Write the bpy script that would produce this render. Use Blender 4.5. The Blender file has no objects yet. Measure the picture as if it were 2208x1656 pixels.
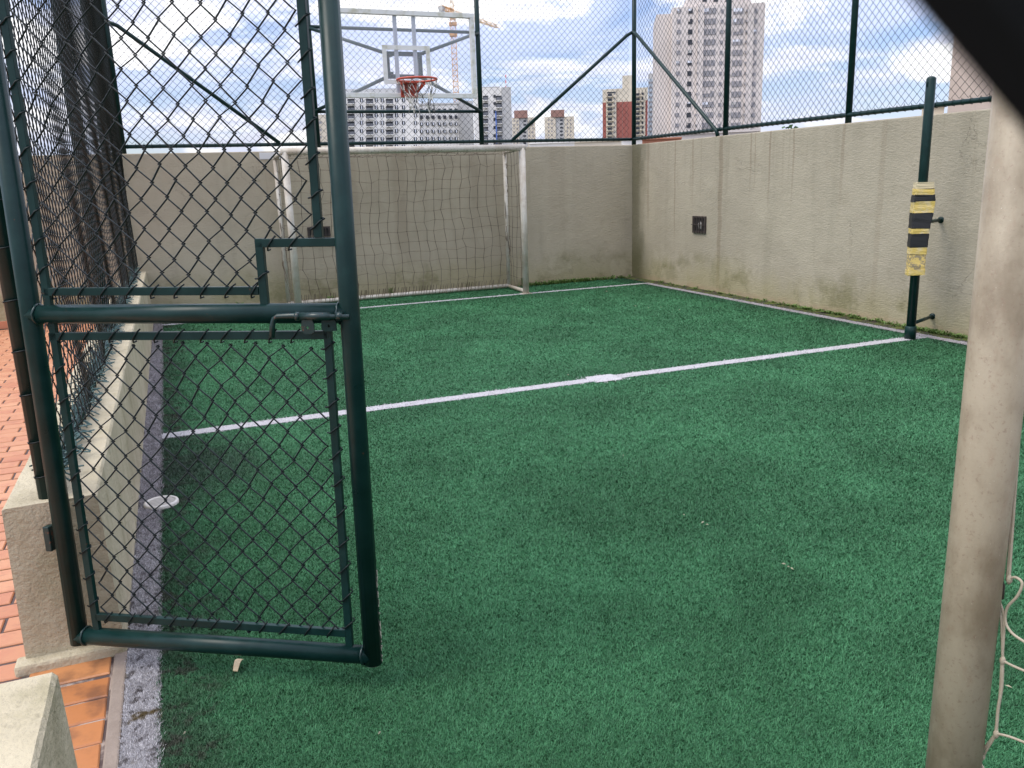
import bpy, math, random
import numpy as np
from mathutils import Vector, Matrix
random.seed(7); rng = np.random.default_rng(7)
S = bpy.context.scene
COL = S.collection

# ------------------------------------------------------------------ camera
FPX, YAW, PIT, ROL = 1795.14, 0.3791, 0.2396, -0.0332     # photograph is 2208 x 1656
CAM = np.array([0.1988, 0.0, 1.5338])
_F = np.array([math.sin(YAW)*math.cos(PIT), math.cos(YAW)*math.cos(PIT), -math.sin(PIT)])
_R = np.array([math.cos(YAW), -math.sin(YAW), 0.0]); _U = np.cross(_R, _F)
_c, _s = math.cos(ROL), math.sin(ROL)
R2, U2 = _c*_R + _s*_U, -_s*_R + _c*_U
cam = bpy.data.cameras.new('camera'); cam_o = bpy.data.objects.new('camera', cam); COL.objects.link(cam_o)
cam.sensor_fit = 'HORIZONTAL'; cam.sensor_width = 36.0; cam.lens = FPX*36/2208
cam.clip_start = 0.004; cam.clip_end = 6000
cam.dof.use_dof = True; cam.dof.focus_distance = 6.0; cam.dof.aperture_fstop = 36
M4 = Matrix.Identity(4)
for i in range(3):
    M4[i][0], M4[i][1], M4[i][2], M4[i][3] = R2[i], U2[i], -_F[i], CAM[i]
cam_o.matrix_world = M4
S.camera = cam_o
def ray(x, y): return _F + (x-1104)/FPX*R2 - (y-828)/FPX*U2
def hit_x(x, y, X): d = ray(x, y); return CAM + (X-CAM[0])/d[0]*d
def hit_y(x, y, Y): d = ray(x, y); return CAM + (Y-CAM[1])/d[1]*d
def hit_z(x, y, Z=0): d = ray(x, y); return CAM + (Z-CAM[2])/d[2]*d

# ------------------------------------------------------------------ world, sun, exposure
SUN_EL, SUN_AZ = math.radians(55), math.radians(-92)      # azimuth from +Y, clockwise
W = bpy.data.worlds.new('World'); S.world = W; W.use_nodes = True
sun = bpy.data.lights.new('sun', 'SUN'); sun_o = bpy.data.objects.new('sun', sun); COL.objects.link(sun_o)
sun.energy = 1.0; sun.angle = math.radians(30); sun.color = (1.0, 0.93, 0.82)
sd = Vector((math.sin(SUN_AZ)*math.cos(SUN_EL), math.cos(SUN_AZ)*math.cos(SUN_EL), math.sin(SUN_EL)))
sun_o.rotation_euler = sd.to_track_quat('Z', 'Y').to_euler()
S.view_settings.view_transform = 'Standard'; S.view_settings.look = 'None'
S.view_settings.exposure = 1.02; S.view_settings.gamma = 1.0
S.view_settings.use_curve_mapping = False

# ------------------------------------------------------------------ node helper
class NT:
    def __init__(s, tree): s.t = tree; s.n = tree.nodes; s.l = tree.links
    def new(s, ty, **kw):
        n = s.n.new(ty)
        for k, v in kw.items(): setattr(n, k, v)
        return n
    def put(s, sock, v):
        if isinstance(v, bpy.types.NodeSocket): s.l.new(v, sock)
        else:
            if sock.type == 'RGBA' and len(v) == 3: v = (*v, 1)
            sock.default_value = v
    def math(s, op, a, b=0.0, clamp=False):
        n = s.new('ShaderNodeMath', operation=op, use_clamp=clamp); s.put(n.inputs[0], a); s.put(n.inputs[1], b); return n.outputs[0]
    def vmath(s, op, a, b):
        n = s.new('ShaderNodeVectorMath', operation=op); s.put(n.inputs[0], a); s.put(n.inputs[1], b); return n.outputs[0]
    def noise(s, vec, scale, detail=3, rough=.55, dist=0.0):
        n = s.new('ShaderNodeTexNoise'); s.put(n.inputs['Vector'], vec); n.inputs['Scale'].default_value = scale
        n.inputs['Detail'].default_value = detail; n.inputs['Roughness'].default_value = rough; n.inputs['Distortion'].default_value = dist
        return n.outputs[0]
    def mix(s, fac, a, b):
        n = s.new('ShaderNodeMix', data_type='RGBA'); s.put(n.inputs[0], fac); s.put(n.inputs[6], a); s.put(n.inputs[7], b); return n.outputs[2]
    def mul(s, fac, a, b):
        n = s.new('ShaderNodeMix', data_type='RGBA', blend_type='MULTIPLY'); s.put(n.inputs[0], fac); s.put(n.inputs[6], a); s.put(n.inputs[7], b); return n.outputs[2]
    def step(s, v, lo, hi, a=0.0, b=1.0):
        n = s.new('ShaderNodeMapRange', interpolation_type='SMOOTHSTEP'); s.put(n.inputs[0], v)
        n.inputs[1].default_value = lo; n.inputs[2].default_value = hi; n.inputs[3].default_value = a; n.inputs[4].default_value = b
        return n.outputs[0]
    def sep(s, v): n = s.new('ShaderNodeSeparateXYZ'); s.put(n.inputs[0], v); return n.outputs
    def comb(s, x, y, z):
        n = s.new('ShaderNodeCombineXYZ'); s.put(n.inputs[0], x); s.put(n.inputs[1], y); s.put(n.inputs[2], z); return n.outputs[0]
    def scale(s, v, k): return s.vmath('MULTIPLY', v, k)
    def pos(s): return s.new('ShaderNodeNewGeometry').outputs['Position']
    def objc(s): return s.new('ShaderNodeTexCoord').outputs['Object']
    def rnd(s): return s.new('ShaderNodeObjectInfo').outputs['Random']
    def bump(s, h, strength, dist=0.01):
        n = s.new('ShaderNodeBump'); s.put(n.inputs['Height'], h); n.inputs['Strength'].default_value = strength; n.inputs['Distance'].default_value = dist
        return n.outputs[0]
def material(name, color=None, rough=.7, metal=0.0, spec=.5, build=None, **extra):
    m = bpy.data.materials.new(name); m.use_nodes = True
    t = NT(m.node_tree); b = m.node_tree.nodes['Principled BSDF']
    b.inputs['Roughness'].default_value = rough; b.inputs['Metallic'].default_value = metal
    b.inputs['Specular IOR Level'].default_value = spec
    for k, v in extra.items(): b.inputs[k].default_value = v
    if color: b.inputs['Base Color'].default_value = (*color, 1)
    if build:
        r = build(t) or {}
        for k, v in r.items(): t.put(b.inputs[k], v)
    return m

# sky: Nishita with procedural clouds over the whole dome
def build_world():
    t = NT(W.node_tree); W.node_tree.nodes.clear()
    out = t.new('ShaderNodeOutputWorld'); bg = t.new('ShaderNodeBackground')
    sky = t.new('ShaderNodeTexSky', sky_type='NISHITA'); sky.sun_disc = False
    sky.sun_elevation = SUN_EL; sky.sun_rotation = SUN_AZ; sky.altitude = 750; sky.air_density = 1.0; sky.dust_density = 0.6; sky.ozone_density = 1.5
    d = t.new('ShaderNodeTexCoord').outputs['Generated']
    x, y, z = t.sep(d)
    zz = t.math('ADD', t.math('MAXIMUM', z, 0.0), 0.14)
    uv = t.comb(t.math('DIVIDE', x, zz), t.math('DIVIDE', y, zz), 0.0)
    # high streaky layer
    n1 = t.noise(t.scale(uv, (1.0, .65, 1)), 1.5, 7, .58, .5)
    hi = t.step(n1, .27, .62)
    # cumulus layer
    n2 = t.noise(t.vmath('ADD', t.scale(uv, (.55, .8, 1)), (3.7, 1.3, 0)), 1.9, 8, .6, .25)
    cu = t.step(n2, .47, .60)
    n3 = t.noise(t.vmath('ADD', uv, (8.1, 2.2, 5)), 4.0, 6, .6)
    shade = t.step(n3, .32, .68)
    ccol = t.mix(shade, (5.6, 5.9, 7.4), (8.3, 8.35, 8.9))
    base = t.mix(t.math('MULTIPLY', hi, .72), t.scale(sky.outputs[0], (.92, .9, 1.05)), (5.6, 6.1, 8.1))
    col = t.mix(t.math('MULTIPLY', cu, .93), base, ccol)
    # puffy fair weather heaps, flat grey bases and bright tops
    q = t.comb(x, y, t.math('MULTIPLY', z, 2.3))
    n4 = t.noise(t.vmath('ADD', q, (2.3, .7, 1.9)), 5.5, 9, .56, .15)
    n5 = t.noise(t.vmath('ADD', q, (2.3, .7, 1.84)), 5.5, 9, .56, .15)
    puff = t.step(n4, .50, .57); lit = t.step(t.math('SUBTRACT', n4, n5), -.03, .05)
    col = t.mix(t.math('MULTIPLY', puff, .9), col, t.mix(lit, (5.7, 5.95, 7.2), (8.9, 8.85, 8.9)))
    g = t.math('ADD', t.math('MULTIPLY', t.math('MAXIMUM', z, 0.0), 2.0), 1.0)     # overcast skies brighten towards the zenith
    col = t.scale(col, t.comb(g, g, g))
    t.put(bg.inputs[0], col); bg.inputs[1].default_value = 0.062
    t.l.new(bg.outputs[0], out.inputs[0])
build_world()

# ------------------------------------------------------------------ mesh helper
class MB:
    def __init__(s): s.v = []; s.f = []
    def box(s, x0, x1, y0, y1, z0, z1):
        b = len(s.v)
        s.v += [(x0,y0,z0),(x1,y0,z0),(x1,y1,z0),(x0,y1,z0),(x0,y0,z1),(x1,y0,z1),(x1,y1,z1),(x0,y1,z1)]
        s.f += [tuple(b+i for i in q) for q in ((0,3,2,1),(4,5,6,7),(0,1,5,4),(1,2,6,5),(2,3,7,6),(3,0,4,7))]
        return s
    def tube(s, pts, r, n=8, cap=True):
        pts = [np.array(p, float) for p in pts]; N = len(pts)
        rr = r if hasattr(r, '__len__') else [r]*N
        tang = []
        for i in range(N):
            a = pts[max(i-1, 0)]; b = pts[min(i+1, N-1)]; t = b-a; tang.append(t/(np.linalg.norm(t)+1e-12))
        up = np.array([0,0,1.]) if abs(tang[0][2]) < .9 else np.array([0,1.,0])
        e1 = np.cross(tang[0], up); e1 /= np.linalg.norm(e1)
        b0 = len(s.v)
        for i in range(N):
            e1 = e1 - tang[i]*(e1@tang[i]); e1 /= np.linalg.norm(e1)+1e-12
            e2 = np.cross(tang[i], e1)
            for k in range(n):
                a = 2*math.pi*k/n
                s.v.append(tuple(pts[i] + rr[i]*(math.cos(a)*e1 + math.sin(a)*e2)))
        for i in range(N-1):
            for k in range(n):
                k2 = (k+1) % n
                s.f.append((b0+i*n+k, b0+i*n+k2, b0+(i+1)*n+k2, b0+(i+1)*n+k))
        if cap:
            s.f.append(tuple(b0+k for k in range(n))[::-1]); s.f.append(tuple(b0+(N-1)*n+k for k in range(n)))
        return s
    def bar(s, p, q, w, h, side):        # rectangular bar from p to q; side = direction of w
        p, q, side = np.array(p, float), np.array(q, float), np.array(side, float)
        t = q-p; t /= np.linalg.norm(t); side = side - t*(side@t); side /= np.linalg.norm(side); n = np.cross(t, side)
        b = len(s.v)
        for c in (p, q):
            for a, d in ((-1,-1),(1,-1),(1,1),(-1,1)): s.v.append(tuple(c + a*w/2*side + d*h/2*n))
        s.f += [tuple(b+i for i in k) for k in ((0,1,2,3),(7,6,5,4),(0,4,5,1),(1,5,6,2),(2,6,7,3),(3,7,4,0))]
        return s
    def lathe(s, prof, c, n=24):
        b = len(s.v); m = len(prof)
        for r, z in prof:
            for k in range(n):
                a = 2*math.pi*k/n; s.v.append((c[0]+r*math.cos(a), c[1]+r*math.sin(a), c[2]+z))
        for i in range(m-1):
            for k in range(n):
                k2 = (k+1) % n; s.f.append((b+i*n+k, b+i*n+k2, b+(i+1)*n+k2, b+(i+1)*n+k))
        return s
    def torus(s, c, R, r, n=32, m=8):
        pts = [(c[0]+R*math.cos(2*math.pi*k/n), c[1]+R*math.sin(2*math.pi*k/n), c[2]) for k in range(n+1)]
        return s.tube(pts, r, m, cap=False)
    def mesh(s, name):
        me = bpy.data.meshes.new(name); me.from_pydata([tuple(map(float, v)) for v in s.v], [], s.f); me.update(); return me
    def build(s, name, mat, parent=None, smooth=False, bevel=0.0):
        return link(name, s.mesh(name), mat, parent, smooth, bevel)
def link(name, me, mat, parent=None, smooth=False, bevel=0.0):
    o = bpy.data.objects.new(name, me); COL.objects.link(o)
    if mat and not me.materials: me.materials.append(mat)
    if smooth: me.polygons.foreach_set('use_smooth', [True]*len(me.polygons))
    if bevel:
        b = o.modifiers.new('bevel', 'BEVEL'); b.width = bevel; b.segments = 2; b.limit_method = 'ANGLE'
    if parent:
        o.parent = parent; o.matrix_parent_inverse = Matrix.Translation(-parent.location)
    return o
def raw_mesh(name, V, Fc, nside):      # numpy arrays, constant polygon size
    me = bpy.data.meshes.new(name)
    me.vertices.add(len(V)); me.vertices.foreach_set('co', np.ascontiguousarray(V, dtype=np.float32).ravel())
    me.loops.add(Fc.size); me.loops.foreach_set('vertex_index', np.ascontiguousarray(Fc, dtype=np.int32).ravel())
    me.polygons.add(len(Fc)); me.polygons.foreach_set('loop_start', np.arange(0, Fc.size, nside, dtype=np.int32))
    me.update(calc_edges=True); me.validate()
    return me
def thing(name, label, cat, loc=(0, 0, 0), group=None):
    o = bpy.data.objects.new(name, None); COL.objects.link(o); o.location = loc; o.empty_display_size = .1
    return tag(o, label, cat, group)
def tag(o, label, cat, group=None):
    o['label'] = label; o['category'] = cat
    if group: o['group'] = group
    return o
def struct(o): o['kind'] = 'structure'; return o
def stuff(o): o['kind'] = 'stuff'; return o
def frame_obj(o): return o

# chain link: zigzag wires standing in the plane (O, eu, ev); lo/hi give the v range of each wire
def chain_mesh(O, eu, ev, u0, u1, lo, hi, hw, hv, r, sides=3, fine=False, warp=None, ph=(0.0, 0.0)):
    O, eu, ev = (np.array(a, float) for a in (O, eu, ev)); en = np.cross(eu, ev)
    ang = np.array([2*math.pi*k/sides + .5 for k in range(sides)])
    Vs, Fs, base = [], [], 0
    k0 = math.ceil((u0-ph[0])/hw - 1e-6); k1 = math.floor((u1-ph[0])/hw - 1 + 1e-6)
    for k in range(k0, k1+1):
        uc = (k+.5)*hw + ph[0]; a, b = lo(uc), hi(uc)
        j0, j1 = math.ceil((a-ph[1])/hv), math.floor((b-ph[1])/hv)
        j = np.arange(j0, j1+1)
        if len(j) < 2: continue
        side = (j+k) % 2
        u = (k+side)*hw + ph[0]; v = j*hv + ph[1]
        if fine:
            e = r*1.7; out = np.where(side == 1, 1, -1); dl = hv*.11
            nd = np.where(side == 1, 1, -1)*r*.75
            P = np.empty((len(j), 3, 3))
            P[:, 0] = np.stack([u - out*hw*.05, v-dl, -nd], 1)
            P[:, 1] = np.stack([u + out*e, v, nd*0], 1)
            P[:, 2] = np.stack([u - out*hw*.05, v+dl, nd], 1)
            P = P.reshape(-1, 3)
        else:
            P = np.stack([u, v, np.where(side == 1, r, -r)*.5], 1)
        if warp is not None: P = warp(P)
        n = len(P)
        ring = np.stack([np.cos(ang)*r*1.3, np.zeros(sides), np.sin(ang)*r], 1)
        Q = P[:, None, :] + ring[None]
        X = O + Q[..., 0:1]*eu + Q[..., 1:2]*ev + Q[..., 2:3]*en
        Vs.append(X.reshape(-1, 3))
        i = np.arange(n-1)[:, None]*sides; kk = np.arange(sides)[None]; k2 = (kk+1) % sides
        Fs.append(np.stack([i+kk, i+k2, i+sides+k2, i+sides+kk], -1).reshape(-1, 4) + base); base += n*sides
    return np.concatenate(Vs), np.concatenate(Fs)
def join_raw(name, parts):             # several (V, F4) arrays into one quad mesh
    Vs, Fs, b = [], [], 0
    for V, Fq in parts: Vs.append(V); Fs.append(Fq+b); b += len(V)
    return raw_mesh(name, np.concatenate(Vs), np.concatenate(Fs), 4)
def quads(mb): return np.array(mb.v, float), np.array([f if len(f) == 4 else (f[0], f[1], f[2], f[2]) for f in mb.f])

# ------------------------------------------------------------------ materials
def mk_wall(streaks=(), axis=0, corner=None, moss=.42, seed=0.0, tone=(.43, .37, .268)):
    def f(t):
        p = t.pos(); x, y, z = t.sep(p); u = (x, y)[axis]
        q = t.vmath('ADD', p, (seed, seed*2, 0))
        col = t.mix(t.step(t.noise(q, .7, 4), .35, .7), tone, tuple(c*.86 for c in tone))
        col = t.mix(t.math('MULTIPLY', t.step(t.noise(q, 6, 5, .65), .45, .75), .25), col, tuple(c*k for c, k in zip(tone, (.72, .7, .66))))
        # broad faint vertical weathering
        sv = t.noise(t.scale(q, (1, 1, .1)), 3.2, 4, .6)
        col = t.mix(t.math('MULTIPLY', t.step(sv, .5, .72), .26), col, (.235, .215, .155))
        fv = t.noise(t.scale(q, (1, 1, .035)), 13, 3, .6)
        top = t.step(t.math('ADD', z, t.math('MULTIPLY', t.noise(q, 2.5, 2), 1.6)), 1.7, 2.75)
        col = t.mix(t.math('MULTIPLY', t.math('MULTIPLY', t.step(fv, .57, .68), top), .17), col, (.19, .165, .11))
        wob = t.math('MULTIPLY', t.math('SUBTRACT', t.noise(t.scale(q, (1, 1, .9)), 4, 3), .5), .05)
        for (u0, w, amt, zlo) in streaks:
            d = t.math('ABSOLUTE', t.math('SUBTRACT', t.math('ADD', u, wob), u0))
            m = t.math('MULTIPLY', t.step(d, w*.4, w, 1, 0), t.step(z, zlo, zlo+.9))
            col = t.mix(t.math('MULTIPLY', m, amt), col, (.185, .135, .085))
        # damp and moss at the foot
        zz = t.math('SUBTRACT', z, t.math('MULTIPLY', t.noise(t.scale(q, (1, 1, .5)), 1.6, 4, .6), .75))
        col = t.mix(t.math('MULTIPLY', t.step(zz, -.35, moss-.30, 1, 0), .5), col, (.30, .27, .12))
        zz2 = t.math('SUBTRACT', z, t.math('MULTIPLY', t.noise(q, 3.1, 4, .65), .55))
        blot = t.math('MULTIPLY', t.step(t.noise(q, 1.7, 5, .7), .46, .64), t.step(zz2, -.1, .32, 1, 0))
        col = t.mix(t.math('MULTIPLY', blot, .6), col, (.15, .14, .06))
        col = t.mix(t.math('MULTIPLY', t.step(t.math('ADD', z, t.math('MULTIPLY', t.noise(q, 9, 4), .1)), .06, .15, 1, 0), .75), col, (.36, .28, .18))
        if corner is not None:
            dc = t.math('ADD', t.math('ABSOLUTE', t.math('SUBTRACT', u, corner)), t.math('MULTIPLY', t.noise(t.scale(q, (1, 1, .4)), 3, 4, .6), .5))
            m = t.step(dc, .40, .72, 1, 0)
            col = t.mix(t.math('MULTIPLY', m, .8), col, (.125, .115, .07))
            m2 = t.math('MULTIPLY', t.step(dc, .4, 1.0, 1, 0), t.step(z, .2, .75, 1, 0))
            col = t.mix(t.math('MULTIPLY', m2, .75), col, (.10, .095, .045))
        # hairline cracks and old repair patches
        ck = t.math('ABSOLUTE', t.math('SUBTRACT', t.noise(q, 1.15, 6, .62, .8), .5))
        cm = t.math('MULTIPLY', t.step(ck, .0015, .005, 1, 0), t.step(t.noise(q, .9, 2), .58, .64))
        col = t.mix(t.math('MULTIPLY', cm, .2), col, (.13, .11, .08))
        pm = t.math('MULTIPLY', t.step(t.noise(t.vmath('ADD', q, (9, 3, 1)), 1.3, 2, .4), .60, .615), .22)
        col = t.mix(pm, col, tuple(c*1.12 for c in tone))
        h = t.math('ADD', t.noise(t.scale(p, (1, 1, 2.6)), 26, 4, .6), t.math('MULTIPLY', t.noise(p, 3.2, 4, .6), 2.2))
        h = t.math('ADD', h, t.math('MULTIPLY', t.noise(p, 120, 2), .25))
        h = t.math('SUBTRACT', h, t.math('MULTIPLY', cm, .8))
        return {'Base Color': col, 'Normal': t.bump(h, .55, .012)}
    return f
M = {}
M['wall_far'] = material('stucco far', rough=.92, spec=.2, build=mk_wall([(2.55, .10, .2, .3), (3.2, .13, .25, .2), (4.3, .07, .15, .6), (5.6, .2, .12, .4)], 0, None, .55, 1.3))
M['wall_right'] = material('stucco right', rough=.92, spec=.2, build=mk_wall(
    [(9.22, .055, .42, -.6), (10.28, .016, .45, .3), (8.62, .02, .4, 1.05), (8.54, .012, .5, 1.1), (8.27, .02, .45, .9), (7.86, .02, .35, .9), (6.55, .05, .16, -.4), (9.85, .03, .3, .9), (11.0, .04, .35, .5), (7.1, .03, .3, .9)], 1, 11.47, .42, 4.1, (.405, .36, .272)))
def f_concrete(t):
    p = t.pos(); x, y, z = t.sep(p)
    col = t.mix(t.step(t.noise(p, 2.2, 5, .6), .35, .7), (.52, .455, .32), (.41, .355, .24))
    col = t.mix(t.math('MULTIPLY', t.step(t.noise(p, 5.5, 5, .7), .52, .72), .5), col, (.24, .215, .12))
    col = t.mix(t.math('MULTIPLY', t.step(t.noise(p, 45, 3, .6), .58, .75), .3), col, (.15, .13, .09))
    st = t.noise(t.scale(p, (1, 1, .12)), 9, 3)
    col = t.mix(t.math('MULTIPLY', t.step(st, .52, .68), .3), col, (.3, .255, .16))
    h = t.math('ADD', t.noise(p, 70, 4, .65), t.math('MULTIPLY', t.noise(p, 9, 4, .6), 3.0))
    return {'Base Color': col, 'Normal': t.bump(h, .6, .012)}
M['low_wall'] = material('rendered low wall', rough=.92, spec=.2, build=f_concrete)
def f_paint(rust):
    def f(t):
        p = t.pos()
        n = t.noise(p, 14, 4, .6)
        col = t.mix(t.step(n, .35, .7), (.004, .021, .0185), (.0065, .029, .026))
        m = t.step(t.noise(p, 21, 5, .7), rust, rust+.05)
        col = t.mix(m, col, (.10, .04, .02))
        return {'Base Color': col, 'Roughness': t.math('ADD', t.math('MULTIPLY', n, .25), .2), 'Normal': t.bump(t.noise(p, 55, 3), .06, .004)}
    return f
M['green'] = material('green gloss paint', spec=.22, build=f_paint(.67))
M['green_rust'] = material('green paint with rust', build=f_paint(.585))
M['green_fence'] = material('green fence paint', rough=.45, spec=.25, build=f_paint(.8))
M['wire'] = material('pvc coated wire', (.0028, .0085, .0085), rough=.45, spec=.25)
M['wire_near'] = material('shade darkened coated wire', (.003, .004, .004), rough=.7, spec=.1)  # colour darkened to stand for the shade close to the camera
M['wire_far'] = material('pvc coated wire fence', (.008, .019, .020), rough=.5, spec=.3)
M['wire_tatty'] = material('frayed coated wire', (.035, .085, .082), rough=.6)
def f_white(dirt):
    def f(t):
        p = t.pos(); x, y, z = t.sep(p)
        col = t.mix(t.step(t.noise(p, 5, 5, .65), .38, .68), (.56, .52, .44), (.43, .37, .29))
        col = t.mix(t.math('MULTIPLY', t.step(t.noise(p, 60, 4, .7), .55, .72), dirt), col, (.24, .17, .11))
        col = t.mix(t.math('MULTIPLY', t.step(t.noise(p, 11, 5, .75), .6, .72), dirt), col, (.27, .16, .09))
        return {'Base Color': col, 'Normal': t.bump(t.noise(p, 90, 3), .25, .003)}
    return f
M['goal'] = material('weathered white goal paint', rough=.55, build=f_white(.35))
def f_near(t):
    p = t.pos()
    col = t.mix(t.step(t.noise(t.scale(p, (1, 1, .6)), 8, 5, .65), .36, .66), (.350, .300, .208), (.205, .163, .102))
    col = t.mix(t.math('MULTIPLY', t.step(t.noise(p, 150, 3, .7), .56, .7), .5), col, (.20, .13, .085))
    col = t.mix(t.math('MULTIPLY', t.step(t.noise(t.scale(p, (1, 1, .5)), 34, 4, .7), .56, .7), .35), col, (.28, .2, .13))
    col = t.mix(t.step(t.noise(p, 420, 2), .74, .78), col, (.66, .6, .5))
    return {'Base Color': col, 'Normal': t.bump(t.noise(p, 260, 3), .2, .002)}
M['goal_near'] = material('grimy white goal paint', rough=.5, build=f_near)
M['rope'] = material('grimy cream rope', rough=.9, build=lambda t: {'Base Color': t.mix(t.noise(t.pos(), 40, 3), (.30, .25, .17), (.52, .46, .35))})
M['rope_far'] = material('brown net cord', rough=.9, build=lambda t: {'Base Color': t.mix(t.step(t.noise(t.pos(), 3, 3), .4, .6), (.10, .075, .05), (.20, .165, .115))})
M['rope_hoop'] = material('hoop net cord', rough=.9, build=lambda t: {'Base Color': t.mix(t.step(t.noise(t.pos(), 14, 3), .42, .58), (.05, .05, .05), (.6, .57, .5))})
def f_brick(t):
    p = t.pos(); r = t.rnd()
    col = t.mix(r, (.48, .20, .095), (.57, .28, .145))
    col = t.mix(t.math('MULTIPLY', t.step(t.noise(p, 8, 4, .6), .42, .7), .5), col, (.42, .14, .075))
    col = t.mix(t.math('MULTIPLY', t.step(t.noise(t.scale(p, (1, 2.5, 1)), 12, 4, .65), .55, .75), .45), col, (.20, .085, .05))
    return {'Base Color': col, 'Normal': t.bump(t.noise(p, 60, 3), .12, .004)}
M['brick'] = material('terracotta paver', rough=.45, build=f_brick)
M['brick_old'] = material('worn terracotta paver', rough=.4, build=lambda t: {'Base Color': t.mix(t.math('MULTIPLY', t.step(t.noise(t.pos(), 7, 4, .6), .46, .7), .7), t.mix(t.rnd(), (.40, .15, .05), (.50, .215, .08)), (.13, .06, .035)), 'Normal': t.bump(t.noise(t.pos(), 50, 3), .15, .004)})
M['mortar'] = material('paving mortar', rough=.95, spec=.15, build=lambda t: {'Base Color': t.mix(t.noise(t.pos(), 18, 4), (.07, .055, .06), (.15, .12, .11))})
M['mortar_pale'] = material('pale mortar', rough=.95, spec=.15, build=lambda t: {'Base Color': t.mix(t.step(t.noise(t.pos(), 12, 4), .42, .6), (.09, .065, .06), (.36, .29, .24))})
M['slab'] = material('bare concrete', rough=.95, spec=.2, build=lambda t: {'Base Color': t.mix(t.noise(t.pos(), 14, 5, .7), (.17, .13, .10), (.33, .27, .22)), 'Normal': t.bump(t.noise(t.pos(), 80, 3), .5, .006)})
M['dirt'] = material('damp dirt', rough=.95, spec=.1, build=lambda t: {'Base Color': t.mix(t.step(t.noise(t.pos(), 7, 5, .7), .42, .6), (.06, .05, .04), (.10, .12, .03)), 'Normal': t.bump(t.noise(t.pos(), 60, 3), .8, .01)})
M['skirting'] = material('terracotta skirting', (.50, .19, .095), rough=.5)
def turf_col(t, blade):
    p = t.pos(); x, y, z = t.sep(p)
    big = t.noise(t.scale(p, (1, 1, 0)), 1.1, 5, .62, .4)
    med = t.noise(t.scale(p, (1.0, 1.35, 0)), 6.5, 4, .65, .6)
    col = t.mix(t.step(big, .33, .68), (.044, .150, .064), (.068, .230, .101))
    col = t.mix(t.math('MULTIPLY', t.step(med, .45, .7), .38), col, (.032, .108, .047))
    fine = t.noise(t.scale(p, (1.0, 2.6, 0)), 17, 3, .6)
    col = t.mix(t.math('MULTIPLY', t.step(fine, .52, .68), .38), col, (.024, .086, .038))
    # grime: along the left wall and under the right wall, with noise patches
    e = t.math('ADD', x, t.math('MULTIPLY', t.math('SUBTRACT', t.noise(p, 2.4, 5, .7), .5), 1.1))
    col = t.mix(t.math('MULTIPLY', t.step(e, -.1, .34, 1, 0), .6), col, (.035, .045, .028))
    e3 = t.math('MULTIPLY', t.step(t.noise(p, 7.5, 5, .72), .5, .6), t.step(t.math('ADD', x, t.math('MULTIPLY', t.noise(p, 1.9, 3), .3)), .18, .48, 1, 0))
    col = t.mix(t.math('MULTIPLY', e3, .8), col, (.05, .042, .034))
    dx = t.math('SUBTRACT', x, .22); dy = t.math('MULTIPLY', t.math('SUBTRACT', y, 4.9), .55)  # separate soft oval, darker, beside the left line
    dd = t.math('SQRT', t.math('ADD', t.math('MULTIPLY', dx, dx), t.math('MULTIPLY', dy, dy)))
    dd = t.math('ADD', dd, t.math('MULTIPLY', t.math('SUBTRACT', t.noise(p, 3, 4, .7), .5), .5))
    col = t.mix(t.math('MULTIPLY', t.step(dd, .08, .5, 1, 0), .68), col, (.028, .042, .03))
    e2 = t.math('ADD', t.math('SUBTRACT', 6.62, x), t.math('MULTIPLY', t.math('SUBTRACT', t.noise(p, 2.0, 5, .7), .5), .9))
    col = t.mix(t.math('MULTIPLY', t.step(e2, -.05, .4, 1, 0), .6), col, (.02, .045, .03))
    return col
def f_turf(t):
    p = t.pos()
    c = turf_col(t, False); c = t.mix(1.0, c, c); c = t.mul(.8, c, (.42, .46, .44))  # backing darkened to imitate the shade deep in the pile
    return {'Base Color': c, 'Normal': t.bump(t.noise(p, 180, 3, .7), .8, .01)}
def f_blade(t):
    a = t.new('ShaderNodeAttribute', attribute_name='tint').outputs['Fac']
    c = turf_col(t, True)
    c = t.mul(1.0, c, t.comb(a, a, a))
    return {'Base Color': c}
M['turf'] = material('turf backing', rough=.95, spec=.1, build=f_turf)
M['blade'] = material('turf fibre', rough=.6, spec=.25, build=f_blade)
def f_line(dirty):
    def f(t):
        p = t.pos(); x, y, z = t.sep(p)
        a = t.new('ShaderNodeAttribute', attribute_name='tint').outputs['Fac']
        col = t.mix(t.noise(p, 12, 3), (.60, .58, .585), (.43, .41, .415))
        if dirty:
            m = t.step(t.noise(p, 24, 5, .75), .52, .62)
            col = t.mix(t.math('MULTIPLY', m, .85), col, (.09, .075, .07))
            m = t.step(t.math('ADD', y, t.math('MULTIPLY', t.noise(p, 1.5, 4, .7), 2.0)), 3.7, 5.4)
            col = t.mix(t.math('MULTIPLY', m, .66), col, (.27, .245, .255))
            m = t.math('MULTIPLY', t.step(t.noise(p, 5, 4, .7), .55, .63), t.step(y, 2.4, 3.4, 1, 0))
            col = t.mix(m, col, (.13, .09, .03))
        col = t.mul(1.0, col, t.comb(a, a, a))
        return {'Base Color': col}
    return f
M['line'] = material('white turf fibre', rough=.7, spec=.2, build=f_line(False))
M['line_dirty'] = material('grimy white turf fibre', rough=.7, spec=.2, build=f_line(True))
M['glass'] = material('acrylic backboard', (.95, .97, 1.0), rough=.03, spec=.5, Alpha=0.10)
M['board_white'] = material('white board frame', rough=.5, build=lambda t: {'Base Color': t.mix(t.math('MULTIPLY', t.step(t.noise(t.pos(), 7, 5, .7), .5, .7), .7), (.66, .66, .62), (.40, .38, .24))})
M['board_grey'] = material('grey aluminium bar', (.36, .38, .42), rough=.45, metal=.2)
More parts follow.
